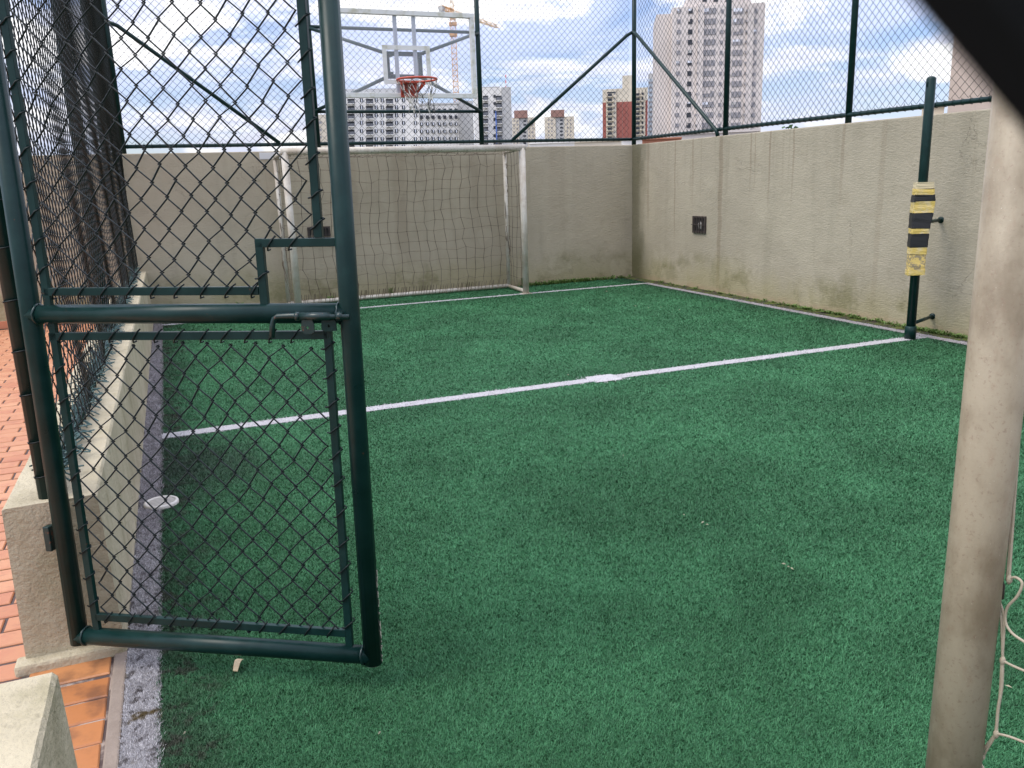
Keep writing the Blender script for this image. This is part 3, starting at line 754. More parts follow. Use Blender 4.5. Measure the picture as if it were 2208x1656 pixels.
# ------------------------------------------------------------------ goals
def net_lines(m, A, B, C, D, nu, nv, r, wob, n=3):       # A-B top edge, D-C bottom edge
    A, B, C, D = (np.array(a, float) for a in (A, B, C, D))
    nrm = np.cross(B-A, D-A); nrm /= np.linalg.norm(nrm)
    tu = (B-A)/np.linalg.norm(B-A)
    jit = rng.normal(0, 1, (nu+1, nv+1, 3))
    def P(i, j):
        a, b = i/nu, j/nv; p = (A*(1-a)+B*a)*(1-b)+(D*(1-a)+C*a)*b
        e = math.sin(math.pi*a)**.5*math.sin(math.pi*b)**.5
        sag = np.array([0, 0, -.045*math.sin(math.pi*a)*(1-b)])
        return p + nrm*(wob*2.0*e*math.sin(a*9+b*4) + wob*.5*jit[i, j, 0]*(0 < i < nu)) + tu*(wob*.8*jit[i, j, 1] + wob*1.6*math.sin(b*7+a*3))*(0 < i < nu)*(1 if 0 < j else 0) + (sag + np.array([0, 0, wob*.7*jit[i, j, 2]]))*(0 < j < nv)
    G = [[P(i, j) for j in range(nv+1)] for i in range(nu+1)]
    for i in range(nu+1): m.tube(G[i], r, n, cap=False)
    for j in range(nv+1): m.tube([G[i][j] for i in range(nu+1)], r*.5, n, cap=False)
    for i in range(0, nu+1):
        for j in range(nv+1):
            p = G[i][j]; m.tube([p-np.array([0, 0, r*2]), p, p+np.array([0, 0, r*2])], [r*.5, r*1.9, r*.5], 3, cap=False)
gl, gr, PR = 1.546+.043, 4.726-.043, .043
goal = thing('football_goal', 'whole white futsal goal with brown net against the far wall', 'goal', (3.136, YF, 0))
GB = 11.33
for x in (gl, gr): MB().tube([(x, YF, .004), (x, YF, 2.0-PR)], PR, 14).build('post', M['goal'], goal, True)
MB().tube([(gl-PR, YF, 2.0-PR), (gr+PR, YF, 2.0-PR)], PR, 14).build('crossbar', M['goal'], goal, True)
for x, s in ((gl, -1), (gr, 1)):
    xb = x+.03*s
    MB().tube([(x, YF, 2.0-PR), (xb, GB, 1.915)], .024, 10).build('top_stay', M['goal'], goal, True)
    MB().tube([(xb, GB, .03), (xb, GB, 1.93)], .027, 10).build('back_post', M['goal'], goal, True)
    MB().tube([(x, YF, .035), (xb, GB, .035)], .026, 10).build('base_bar', M['goal'], goal, True)
    MB().box(x-.07, x+.07, YF-.06, YF+.06, .003, .010).build('foot_plate', M['goal'], goal)
MB().tube([(gl-.03, GB, .04), (gr+.03, GB, .04)], .028, 10).build('base_bar', M['goal'], goal, True)
nm = MB()
net_lines(nm, (gl-.02, GB, 1.90), (gr+.02, GB, 1.90), (gr+.02, GB, .06), (gl-.02, GB, .06), 24, 13, .0044, .016)
net_lines(nm, (gr, YF+.04, 1.93), (gr+.03, GB, 1.90), (gr+.03, GB, .06), (gr, YF+.04, .06), 5, 13, .0038, .008)
net_lines(nm, (gl, YF+.04, 1.93), (gl-.03, GB, 1.90), (gl-.03, GB, .06), (gl, YF+.04, .06), 5, 13, .0038, .008)
net_lines(nm, (gl, YF+.03, 1.95), (gr, YF+.03, 1.95), (gr, GB, 1.90), (gl, GB, 1.90), 24, 5, .0036, .010)
for k in range(70):                     # lashings on the crossbar and base bar
    x = gl+.05+(gr-gl-.1)*k/69
    nm.tube([(x, YF-.045, 1.94+random.uniform(-.02, .02)), (x+.01, YF, 2.003), (x+.02, YF+.046, 1.95), (x+.015, YF+.01, 1.905)], .004, 3, cap=False)
    x += random.uniform(-.02, .02)
    nm.tube([(x, GB-.03, .02), (x+.012, GB-.02, .068), (x+.03, GB+.02, .07), (x+.035, GB-.01, .14)], .005, 3, cap=False)
for xs, s in ((gl-.035, -1), (gr+.035, 1)):   # gathered net at the rear posts
    for k in range(4): nm.tube([(xs+random.uniform(-.03, .03), GB+random.uniform(-.03, .02), z) for z in np.linspace(.05, 1.9, 12)], .006, 3, cap=False)
nm.build('net', M['rope_far'], goal)

# near goal
npd = CAM + 1.26*ray(2126, 1000); NX, NY = npd[0], npd[1]
NX -= .0; NR = .0408
ng = thing('football_goal', 'grimy white goal post with rope net close up at the right edge', 'goal', (NX, NY, 0))
NXR = NX+3.1; NB = NY-.55
for x in (NX, NXR): MB().tube([(x, NY, .003), (x, NY, 1.957)], NR, 24).build('post', M['goal_near'], ng, True)
MB().tube([(NX-NR, NY, 2.0), (NXR+NR, NY, 2.0)], NR*.99, 20).build('crossbar', M['goal_near'], ng, True)
for x in (NX, NXR):
    MB().tube([(x, NB, .03), (x, NB, 1.95)], .026, 12).build('back_post', M['goal_near'], ng, True)
    MB().tube([(x, NY, 2.0), (x, NB, 1.95)], .024, 12).build('top_stay', M['goal_near'], ng, True)
    MB().tube([(x, NY, .035), (x, NB, .035)], .026, 12).build('base_bar', M['goal_near'], ng, True)
MB().tube([(NX, NB, .04), (NXR, NB, .04)], .026, 12).build('base_bar', M['goal_near'], ng, True)
PX = NX+.025
rn_ = MB()
def px(pts): return [tuple(hit_x(a, b, PX)) for a, b in pts]
def smooth(pts, k=6):
    P = [np.array(p) for p in pts]; out = []
    for i in range(len(P)-1):
        p0, p1, p2, p3 = P[max(i-1, 0)], P[i], P[i+1], P[min(i+2, len(P)-1)]
        for t in np.linspace(0, 1, k, endpoint=False):
            out.append(.5*((2*p1)+(-p0+p2)*t+(2*p0-5*p1+4*p2-p3)*t*t+(-p0+3*p1-3*p2+p3)*t**3))
    out.append(P[-1]); return out
for pts, r in ((((2206, 700), (2199, 790), (2202, 850), (2196, 960), (2186, 1100), (2176, 1248)), .0021), (((2210, 700), (2206, 800), (2203, 850), (2190, 1000), (2180, 1140), (2172, 1250)), .0021),
            (((2176, 1248), (2190, 1245), (2204, 1258), (2194, 1285), (2172, 1310), (2168, 1340), (2182, 1365), (2212, 1386)), .0021),
            (((2150, 1255), (2156, 1250), (2160, 1268), (2154, 1300), (2160, 1350), (2162, 1424)), .0022), (((2158, 1262), (2152, 1285), (2163, 1320), (2165, 1360), (2161, 1424)), .0018),
            (((2162, 1424), (2180, 1434), (2212, 1448)), .0020), (((2162, 1424), (2160, 1480), (2152, 1530), (2148, 1582)), .0024), (((2160, 1424), (2156, 1500), (2150, 1550), (2146, 1582)), .002),
            (((2148, 1582), (2175, 1588), (2212, 1602)), .0020), (((2148, 1582), (2130, 1605), (2116, 1622), (2112, 1640), (2122, 1660)), .0024), (((2150, 1582), (2132, 1610), (2120, 1632), (2113, 1650), (2110, 1690)), .0018)):
    rn_.tube(smooth(px(pts)), r, 6, cap=False)
for c in ((2202, 850), (2176, 1249), (2162, 1424), (2148, 1582), (2118, 1630)):
    p = np.array(hit_x(*c, PX)); rn_.tube([p+np.array([0, 0, .007]), p+np.array([0, 0, .002]), p-np.array([0, 0, .003]), p-np.array([0, 0, .008])], [.002, .0045, .0045, .002], 6)
z_rows = [hit_x(2212, b, PX) for b in (1386, 1448, 1602)]
yb = NB+.03; y0 = z_rows[0][1]
for zr in z_rows:
    rn_.tube([(PX, zr[1], zr[2]), (PX, (zr[1]+yb)/2, zr[2]-.03), (PX, yb, zr[2]+.01)], .002, 5, cap=False)
for zr in (1.25, 1.4, 1.55, 1.7, 1.85, .55, .4, .25, .1):
    rn_.tube([(PX, NY-.05, zr), (PX, (NY+yb)/2, zr-.03), (PX, yb, zr+.01)], .002, 5, cap=False)
for f_ in (.45, .75, 1.0):
    yy = (NY-.05)*(1-f_)+yb*f_
    rn_.tube([(PX, yy+.006*math.sin(z*9), z) for z in np.linspace(.05, 1.95, 14)], .002, 5, cap=False)
net_lines(rn_, (NX, NB, 1.92), (NXR, NB, 1.92), (NXR, NB, .06), (NX, NB, .06), 22, 13, .003, .009)
rn_.build('net', M['rope'], ng, True)
MB().tube([tuple(hit_x(2150, 1253, PX-.004)), tuple(hit_x(2158, 1250, PX-.012)), tuple(hit_x(2163, 1262, PX-.004)), tuple(hit_x(2160, 1290, PX))], .003, 6).build('net_hook', M['rim'] if False else M['iron'], ng, True)

# ------------------------------------------------------------------ basketball hoop
BY = 10.5; cx = 3.137; x0, x1, z0, z1 = cx-.893, cx+.893, 2.565, 3.567
hoop = thing('basketball_hoop', 'clear basketball backboard with white frame, orange rim and torn net', 'basketball hoop', (cx, YW, ZW))
MB().box(x0+.03, x1-.03, BY-.004, BY+.004, z0+.03, z1-.03).build('backboard', M['glass'], hoop)
T = .056
for (a, b, c, d) in ((x0, x1, z1-T, z1), (x0, x1, z0, z0+T), (x0, x0+T, z0+T+.001, z1-T-.001), (x1-T, x1, z0+T+.001, z1-T-.001)):
    MB().box(a, b, BY-.022, BY+.03, c, d).build('frame_bar', M['board_white'], hoop, bevel=.004)
q0, q1, r0, r1 = cx-.30, cx+.30, 2.725, 3.172
for (a, b, c, d) in ((q0, q1, r1-.052, r1), (q0, q1, r0, r0+.052), (q0, q0+.052, r0+.053, r1-.053), (q1-.052, q1, r0+.053, r1-.053)):
    MB().box(a, b, BY-.0085, BY-.0045, c, d).build('target_line', M['board_white'], hoop)
for x in (cx-.118, cx+.118): MB().box(x-.021, x+.021, BY+.007, BY+.045, z0+T, z1-T).build('support_bar', M['board_grey'], hoop)
bq = BY+.14; fx0, fx1, fz0, fz1 = 2.93, 3.345, 2.83, 3.095
for p, q in (((fx0, bq, fz0), (fx1, bq, fz0)), ((fx0, bq, fz1), (fx1, bq, fz1)), ((fx0, bq, fz0), (fx0, bq, fz1)), ((fx1, bq, fz0), (fx1, bq, fz1))):
    MB().bar(p, q, .05, .05, (0, 1, 0)).build('bracket_bar', M['green_fence'], hoop, bevel=.004)
for x in (fx0+.03, fx1-.03):
    for z in (fz0+.03, fz1-.03): MB().bar((x, bq, z), (x, BY+.046, z), .03, .03, (1, 0, 0)).build('spacer', M['green_fence'], hoop)
for (xa, za, xb, zb) in ((fx0, fz0, 2.155, 2.50), (fx1, fz0, 4.455, 2.49), (fx0, fz1, 2.155, 3.51), (fx1, fz1, 4.455, 3.52)):
    MB().tube([(xa, bq, za), (xb, YFN-.02, zb)], .022, 10).build('brace', M['green_fence'], hoop, True)
for z in (2.49, 3.525): MB().tube([(2.155, YFN-.01, z), (4.455, YFN-.01, z)], .022, 10).build('cross_tube', M['green_fence'], hoop, True)
RZ, RYC, RR = 2.735, BY-.40, .235
rim = MB().torus((cx, RYC, RZ), RR, .0125, 40, 10).build('rim', M['rim'], hoop, True)
pl = MB(); pl.box(cx-.105, cx+.105, BY-.034, BY-.0245, z0+.005, RZ+.03); pl.build('rim_plate', M['rim'], hoop)
MB().box(cx-.085, cx+.085, RYC+RR-.02, BY-.035, RZ-.012, RZ+.012).build('rim_neck', M['rim'], hoop)
for s in (-1, 1): MB().bar((cx+s*.09, BY-.03, RZ-.11), (cx+s*.15, RYC+RR*.75, RZ-.01), .008, .05, (1, 0, 0)).build('rim_gusset', M['rim'], hoop)
hk = MB()
for k in range(12):
    a = 2*math.pi*k/12; c = np.array([cx+RR*math.cos(a), RYC+RR*math.sin(a), RZ-.012])
    hk.tube([c, c+np.array([0, 0, -.016]), c+np.array([.008*math.cos(a), .008*math.sin(a), -.012])], .003, 4, cap=False)
stuff(hk.build('net_hooks', M['rim'], rim))
hn = MB(); rows = [(0, RR), (.09, RR*.86), (.18, RR*.70), (.27, RR*.60), (.36, RR*.58)]
jj = rng.normal(0, 1, (5, 12, 3))*.016
def hp(i, k):
    d, r = rows[i]; a = 2*math.pi*(k+.5*(i % 2))/12; j = jj[i, k % 12]*(i > 0)
    return np.array([cx+.012*i+r*math.cos(a)+j[0], RYC+r*math.sin(a)+j[1], RZ-.012-d+j[2]])
for k in range(12):
    for i in range(4):
        if i == 3 and k in (1, 2, 8): continue
        for dk in ((0, -1) if i % 2 == 0 else (0, 1)):
            p, q = hp(i, k), hp(i+1, (k+dk) % 12) if (i % 2 == 0) else hp(i+1, (k+(1 if dk else 0)) % 12)
            hn.tube([p, (p+q)/2+rng.normal(0, .006, 3), q], .0042, 3, cap=False)
for k in (1, 4, 8, 9): p = hp(4, k); hn.tube([p, p+np.array([.01, 0, -.05]), p+np.array([-.01, .01, -.10])], .004, 3, cap=False)
hn.build('hoop_net', M['rope_hoop'], rim)

# ------------------------------------------------------------------ padded net post on the halfway line
PXc, PYc = 6.392, 5.62
post = thing('net_post', 'dark green steel net post wrapped in yellow and black padding beside the right wall', 'post', (PXc, PYc, 0))
MB().tube([(PXc, PYc, .0), (PXc, PYc, 2.262), (PXc, PYc, 2.277), (PXc, PYc, 2.285)], [.04, .04, .032, .012], 16).build('pole', M['green_fence'], post, True)
MB().tube([(PXc, PYc, .002), (PXc, PYc, .116), (PXc, PYc, .122)], [.05, .05, .042], 16).build('base_collar', M['green_fence'], post, True)
MB().tube([(PXc-.015, PYc+.02, 2.24), (PXc-.05, PYc, 2.235), (PXc-.045, PYc, 2.20)], .006, 6).build('rope_hook', M['green_fence'], post, True)
for z in (1.05, .145):
    a = MB().tube([(PXc+.03, PYc, z), (XW-.001, PYc+.18, z)], .016, 10).build('wall_arm', M['green_fence'], post, True)
    MB().tube([(XW-.012, PYc+.174, z), (XW-.002, PYc+.179, z)], .03, 10).build('wall_flange', M['green_fence'], a, True)
zs = [1.40, 1.345, 1.296, 1.236, 1.137, 1.006, .957, .838, .776, .639, .59]
mats = ['foam', 'tape_y', 'tape_k', 'tape_y', 'tape_k', 'tape_y', 'tape_k', 'tape_y', 'tape_worn', 'tape_y']
def pad_ring(z, g):
    t = (1.40-z)/.81
    hx = np.interp(t, [0, .12, .2, .3, .45, .7, 1], [.072, .074, .082, .080, .070, .065, .068])
    hy = np.interp(t, [0, .2, 1], [.055, .058, .052]); cxx = PXc+np.interp(t, [0, .25, .5, 1], [.012, .022, .0, -.006])
    a = -.59
    pts = []
    for (sx, sy) in ((-1,-1),(-.86,-1.03),(.86,-1.03),(1,-1),(1.03,-.8),(1.03,.8),(1,1),(-1,1),(-1.03,.8),(-1.03,-.8)):
        x, y = sx*(hx+g), sy*(hy+g); pts.append((cxx+x*math.cos(a)-y*math.sin(a), PYc+x*math.sin(a)+y*math.cos(a), z))
    return pts
for i, mt in enumerate(mats):
    m = MB(); n = 10; K = 4; g_ = (.0, .004, .006, .004, .006, .004, .006, .003, .0, .003)[i]
    for k in range(K+1):
        z = zs[i]+(zs[i+1]-zs[i])*k/K
        tl = (.004 if mt != 'tape_k' else .006)
        m.v += [(x+random.uniform(-.002, .002), y+random.uniform(-.002, .002), zz+tl*math.sin(j*1.3+i)*(0 < k < K) + (.004*math.sin(j*.9+i*2) if k in (0, K) else 0)) for j, (x, y, zz) in enumerate(pad_ring(z, g_))]
    for k in range(K):
        for j in range(n): m.f.append((k*n+j, (k+1)*n+j, (k+1)*n+(j+1) % n, k*n+(j+1) % n))
    m.f.append(tuple(range(n))); m.f.append(tuple(K*n+j for j in range(n))[::-1])
    m.build('foam_pad' if mt == 'foam' else 'tape_band', M[mt], post)

# ------------------------------------------------------------------ caged lamps in the walls, sign, drain
def lamp(loc, rot, w, h, label):
    o = thing('wall_lamp', label, 'lamp', (0, 0, 0), None)
    MB().box(-w/2+.01, w/2-.01, -.004, .0, -h/2+.01, h/2-.01).build('lamp_box', M['lamp_in'], o)
    fr = MB(); t = .026
    for (a, b, c, d) in ((-w/2, w/2, h/2-t, h/2), (-w/2, w/2, -h/2, -h/2+t), (-w/2, -w/2+t, -h/2+t, h/2-t), (w/2-t, w/2, -h/2+t, h/2-t)): fr.box(a, b, -.022, -.001, c, d)
    fr.build('frame', M['iron'], o)
    for k in (-1.5, -.5, .5, 1.5): MB().box(k*w/5-.005, k*w/5+.005, -.034, -.023, -h/2, h/2).build('bar', M['iron'], o)
    MB().box(-w/2, w/2, -.040, -.0345, -.005, .005).build('bar', M['iron'], o)
    b = MB(); b.lathe([(.001, -.06), (.03, -.05), (.042, -.02), (.042, .02), (.02, .055), (.001, .06)], (0, 0, 0), 12)
    bo = b.build('bulb', M['bulb'], o, True); bo.scale = (1, .28, .9); bo.location = (.02, -.012, -.01)
    o.location = loc; o.rotation_euler = (0, 0, rot)
    for c in o.children: c.matrix_parent_inverse = Matrix.Identity(4)
    return o
lamp((XW, 9.655, .872), -math.pi/2, .30, .225, 'rusty caged lamp low on the right wall near the corner')
lamp((2.055, YW, .905), 0, .30, .225, 'rusty caged lamp on the far wall behind the goal net')
s_ = MB().box(1.385, 1.735, YW-.008, YW-.001, 1.90, 1.985).build('sign_plate', M['plate'], bevel=.002)
tag(s_, 'small white plate high on the far wall beside the goal', 'plate')
dr = thing('floor_drain', 'round off-white drain grate on the left white line', 'drain', (0, 4.342, .0))
MB().lathe([(.066, .004), (.066, .0175), (.070, .0195), (.080, .0185), (.083, .013), (.083, .002)], (0, 4.342, 0), 36).build('rim', M['drain'], dr, True)
MB().lathe([(.0005, .0055), (.066, .0055)], (0, 4.342, 0), 36).build('pit_shade', M['dark'], dr)  # flat dark disc, its colour stands for the shade below the slats
for k in range(-3, 4):
    x = k*.0195; L = math.sqrt(max(.0672**2-x*x, 0))
    MB().box(-L, L, 4.342+x-.0040, 4.342+x+.0040, .010, .0168).build('slat', M['drain'], dr)
chip = MB(); c = hit_z(513, 1437, .012)
for i in range(7):
    t = i/6; w_ = .010*(1-.5*abs(t-.6)); x = c[0]-.010+.022*t; y = c[1]-.03+.062*t
    zc = .014+.014*math.sin(t*3)
    chip.v += [(x-w_, y+.003, zc+.004), (x+w_, y, zc), (x+w_, y, zc-.003), (x-w_, y+.003, zc+.001)]
for i in range(6):
    b = i*4
    for j in range(4): chip.f.append((b+j, b+(j+1) % 4, b+4+(j+1) % 4, b+4+j))
chip.f += [(3, 2, 1, 0), (24, 25, 26, 27)]
tag(chip.build('wood_chip', M['wood']), 'curled pale wood chip lying on the turf below the gate', 'wood chip')

# small pale litter scattered on the turf
lit = MB()
for (a, b, k) in ((398, 1580, .012), (1515, 1126, .02), (1525, 1131, .012), (1690, 1216, .016), (1708, 1226, .016), (1700, 1222, .009), (1308, 628, .03), (1370, 660, .02), (1425, 662, .016), (1465, 668, .016), (1398, 664, .014), (1235, 655, .016), (1344, 982, .010), (1475, 1110, .009), (1225, 808, .02), (818, 1580, .012), (2175, 1480, .018)):
    c = hit_z(a, b, .014); an = random.uniform(0, 3.1); d1 = np.array([math.cos(an), math.sin(an), .1])*k*.6; d2 = np.array([-math.sin(an), math.cos(an), .2])*k*.2
    i = len(lit.v); lit.v += [tuple(c-d1), tuple(c-d2), tuple(c+d1), tuple(c+d2), tuple(c+np.array([0, 0, .005]))]
    lit.f += [(i, i+1, i+4), (i+1, i+2, i+4), (i+2, i+3, i+4), (i+3, i, i+4), (i, i+3, i+2, i+1)]
stuff(tag(lit.build('litter', M['litter']), 'tiny pale leaf and wood bits scattered over the turf', 'litter'))

# ------------------------------------------------------------------ weeds along the walls
def leaf_cluster(m, c, n, h, spread, wd, droop=.3, bias=(0, 0)):
    for i in range(n):
        a = random.uniform(0, 6.28); L = h*random.uniform(.5, 1.1); r = spread*random.random()
        b = np.array([c[0]+r*math.cos(a)*.6, c[1]+r*math.sin(a)*.6, c[2]])
        d = np.array([math.cos(a)*spread*1.1+bias[0], math.sin(a)*spread*1.1+bias[1], 0])
        mid = b+d*.4+np.array([0, 0, L*.65]); tip = b+d*1.0+np.array([0, 0, L*(1-droop*random.random())])
        s = np.array([-math.sin(a), math.cos(a), 0])*wd*random.uniform(.6, 1.2)
        k = len(m.v); m.v += [tuple(b-s*.4), tuple(b+s*.4), tuple(mid-s), tuple(mid+s), tuple(tip)]
        m.f += [(k, k+1, k+3, k+2), (k+2, k+3, k+4)]
gm = MB()
for i in range(420):                    # thin grass and moss at the foot of the walls
    if i < 190:
        x = random.triangular(4.85, 6.8, 5.4); c = (x, YW-random.uniform(.01, .12), .0); hh = .05*random.uniform(.5, 1.6)
    else:
        y = random.choice([random.uniform(5.0, 10.8), random.triangular(5.9, 8.4, 7.2), random.triangular(5.2, 6.2, 5.7)]); c = (XW-random.uniform(.01, .10), y, .004); hh = .032*random.uniform(.4, 1.5)
    leaf_cluster(gm, c, 9, hh, .035, .006)
stuff(tag(gm.build('wall_foot_grass', M['weed']), 'sparse green grass and moss growing at the foot of the walls', 'grass'))
for i, (x, y, h, n, lab) in enumerate(((4.98, 11.40, .16, 16, 'small leafy weed at the wall beside the far goal post'), (2.98, 11.43, .17, 14, 'thin weed growing behind the far goal net'),
        (2.12, 11.42, .10, 22, 'small green weed below the caged lamp behind the goal'), (.95, 11.42, .12, 22, 'small weed at the far wall left of the goal'), (.05, 11.40, .11, 18, 'small weed in the far left corner of the court'))):
    o = thing('weed', lab, 'weed', (x, y, 0), 'weeds along the far wall')
    m = MB(); leaf_cluster(m, (x, y, 0.004), n, h, .05, .011 if i != 1 else .006, bias=(0, -.02)); m.build('leaves', M['weed'], o)
    MB().tube([(x, y, 0), (x+.004, y, h*.5), (x, y-.01, h*.8)], [.003, .0025, .001], 5).build('stem', M['weed'], o)

# ------------------------------------------------------------------ the city beyond
class Facade:
    """a vertical facade plane facing the court at camera depth D, addressed with photograph pixels"""
    def __init__(s, pxl, pxr, D, turn=0.0):
        s.D = D; m = CAM + D*ray((pxl+pxr)/2, 300); s.P = np.array([m[0], m[1], 0])
        n = np.array([CAM[0]-m[0], CAM[1]-m[1], 0]); n /= np.linalg.norm(n)
        c, q = math.cos(turn), math.sin(turn); s.n = np.array([n[0]*c-n[1]*q, n[0]*q+n[1]*c, 0]); s.t = np.array([-s.n[1], s.n[0], 0])
    def uz(s, x, y):
        d = ray(x, y); t = ((s.P-CAM)@s.n)/(d@s.n); p = CAM+t*d; return float((p-s.P)@s.t), float(p[2])
    def box(s, m, u0, u1, z0, z1, d0, d1):      # d0..d1 metres behind the facade
        b = len(m.v)
        for z in (z0, z1):
            for (u, d) in ((u0, d0), (u1, d0), (u1, d1), (u0, d1)):
                p = s.P + u*s.t - d*s.n; m.v.append((p[0], p[1], z))
        m.f += [tuple(b+i for i in q) for q in ((0,3,2,1),(4,5,6,7),(0,1,5,4),(1,2,6,5),(2,3,7,6),(3,0,4,7))]
        return m
    def block(s, name, mat, parent, x0, x1, ytop, d0, d1, zb=CITY, ybot=None):
        xm = (x0+x1)/2; ym = 260
        u0 = s.uz(x0, ym)[0]; u1 = s.uz(x1, ym)[0]; zt = s.uz(xm, ytop)[1]
        if ybot is not None: zb = s.uz(xm, ybot)[1]
        return s.box(MB(), u0, u1, zb, zt, d0, d1).build(name, M[mat], parent)
    def pane(s, name, mat, parent, x, y, w, h, proud=.12, depth=.3):
        u, z = s.uz(x, y); k = s.D/FPX
        return s.box(MB(), u-w*k/2, u+w*k/2, z-h*k/2, z+h*k/2, -proud, depth).build(name, M[mat], parent)
def building(name, label, f): 
    return thing(name, label, 'building', (f.P[0], f.P[1], CITY))
def balcony(f, B, x, y, w, h):
    o = f.pane('balcony', 'b_dark', B, x, y, w, h*.62, .05)  # flat dark panel, its colour stands for the shade inside the balcony
    k = f.D/FPX; u, z = f.uz(x, y+h*.42)
    f.box(MB(), u-w*k*.52, u+w*k*.52, z-.14, z+.10, -1.1, 0).build('slab', M['b_white'], o)
    r = MB(); f.box(r, u-w*k*.4, u+w*k*.5, z+.10, z+1.0, -1.1, -1.02)
    r.build('rail', M['b_rail'], o)
# white block still being finished
f = Facade(740, 1010, 285)
B = building('apartment_block', 'long white apartment block with rows of dark windows behind the hoop', f)
f.block('wall', 'b_white', B, 716, 905, 214, 0, 16); f.block('roof_block', 'b_grey', B, 722, 868, 190, 2, 14, ybot=214.3)
f.block('wall', 'b_white', B, 905.3, 988, 226, .5, 16); f.block('wall', 'b_grey', B, 988.3, 1022, 216, 2.5, 16)
f.block('roof_parapet', 'b_grey', B, 903, 990, 222, .2, 16.2, ybot=225.5)
for y in (200,):
    for x in (738, 752, 790, 805, 845): f.pane('roof_opening', 'b_shut', B, x, y+4, 9, 8, -1.9, 2.3)
for r_, y in enumerate((218, 233.5, 250.5, 267, 284.5, 301.5, 318)):
    for x in (757, 797, 840): balcony(f, B, x, y, 15, 15)
    for x in (779.5, 811, 824, 855, 870, 895.5):
        w_ = f.pane('window', 'b_glass', B, x, y-2, 6.6, 7.6); u, z = f.uz(x, y-2); k = f.D/FPX
        f.box(MB(), u-.5*k, u+1.3*k, z-3.4*k, z+3.4*k, -.2, -.13).build('shutter', M['b_shut'], w_)
for r_, y in enumerate((236, 252.5, 267.5, 283.5, 299)):
    for x in (908.6, 921.7, 933.8, 947, 959, 972, 983.5):
        w_ = f.pane('window', 'b_glass', B, x, y, 6.4, 7.0 if r_ != 0 else 3.5)
        if r_ > 1:
            u, z = f.uz(x, y); k = f.D/FPX
            f.box(MB(), u-.3*k, u+1.5*k, z-2.6*k, z+2.9*k, -.2, -.13).build('shutter', M['b_shut'], w_)
# grey white tower with balconies
f = Facade(1020, 1104, 270)
B = building('apartment_tower', 'white unfinished tower with stacked dark balconies right of the hoop', f)
f.block('wall', 'b_white', B, 1022, 1083, 190, 0, 15); f.block('wall', 'b_grey', B, 1083.2, 1103.5, 188, -.6, 15)
f.block('roof_rail', 'b_grey', B, 1026, 1080, 187, 0.2, .4, ybot=190.2)
for y in (207, 222.5, 240, 257, 274.5, 292, 309.5):
    balcony(f, B, 1047, y+4, 11, 14); balcony(f, B, 1076, y+4, 13, 14); f.pane('window', 'b_glass', B, 1066.5, y+.5, 5, 6)
f.pane('rubble_chute', 'bluepipe', B, 1070, 275, 2.6, 66, 1.4, -.9)
for y, mt in ((162, 'red'), (168, 'b_shut'), (174, 'red'), (180, 'b_shut'), (186, 'red')): f.pane('antenna_section', mt, B, 1091, y, 1.8, 6.05, -3, 3.4)
# beige strip building behind the gate
f = Facade(680, 716, 330); B = building('apartment_block', 'pale beige block just left of the white block, seen between the gate bars', f)
f.block('wall', 'b_cream', B, 680, 714, 247, 0, 14); f.pane('window', 'b_glass2', B, 690, 264, 7, 5); f.pane('window', 'b_glass2', B, 690, 280, 7, 5); f.pane('window', 'b_glass2', B, 690, 296, 7, 5)
# twin brown and cream towers
for (a, b, c0, c1, yt, yb_, lab) in ((1104, 1154, 1119, 1138, 238, 253, 'left of two small cream towers with brown tops'), (1174, 1238, 1198, 1217, 237, 251, 'right of two small cream towers with brown tops')):
    f = Facade(a, b, 560); B = building('apartment_tower', lab, f)
    f.block('wall', 'b_cream', B, a, c0, yb_+1, 0, 18); f.block('wall', 'b_cream', B, c1, b, yb_, 0, 18)
    f.block('stair_core', 'b_grey', B, c0+.1, c1-.1, yb_+2, .8, 18); f.block('roof_block', 'b_brown', B, c0-10, c1, yt, -.3, 14, ybot=yb_+1.5)
    for y in range(int(yb_)+8, 318, 8):
        for x in ((a+c0)/2-3, (a+c0)/2+4, (c1+b)/2-4, (c1+b)/2+3): f.pane('window', 'b_glass2', B, x, y, 2.6, 3.2)
        f.pane('window', 'b_glass', B, (c0+c1)/2+3, y, 6, 3.5, -.7, 1.0)
# brick red and cream tower
f = Facade(1299, 1398, 470); B = building('apartment_tower', 'brick red and cream tower with balconies behind the corner fence post', f)
f.block('wall', 'b_cream', B, 1307, 1329, 192, 0, 18); f.block('wall', 'b_cream', B, 1369.5, 1391.5, 189, 0, 18)
f.block('wall', 'b_red', B, 1299.5, 1306.9, 221, .3, 18); f.block('wall', 'b_red', B, 1329.1, 1369.4, 219, .6, 18); f.block('wall', 'b_red', B, 1391.6, 1396.5, 216, .3, 18)
f.block('wall', 'b_cream', B, 1299.5, 1306.9, 193, .31, 17.9, ybot=221.1); f.block('wall', 'b_cream', B, 1329.1, 1369.4, 190, .61, 17.9, ybot=219.1); f.block('wall', 'b_cream', B, 1391.6, 1396.5, 188, .31, 17.9, ybot=216.1)
f.block('roof_tower', 'b_cream', B, 1342, 1362, 162, 1.2, 14, ybot=192)
for x in (1342, 1352): f.pane('joint', 'b_brown', B, x, 262, .8, 90, -.5, .8)
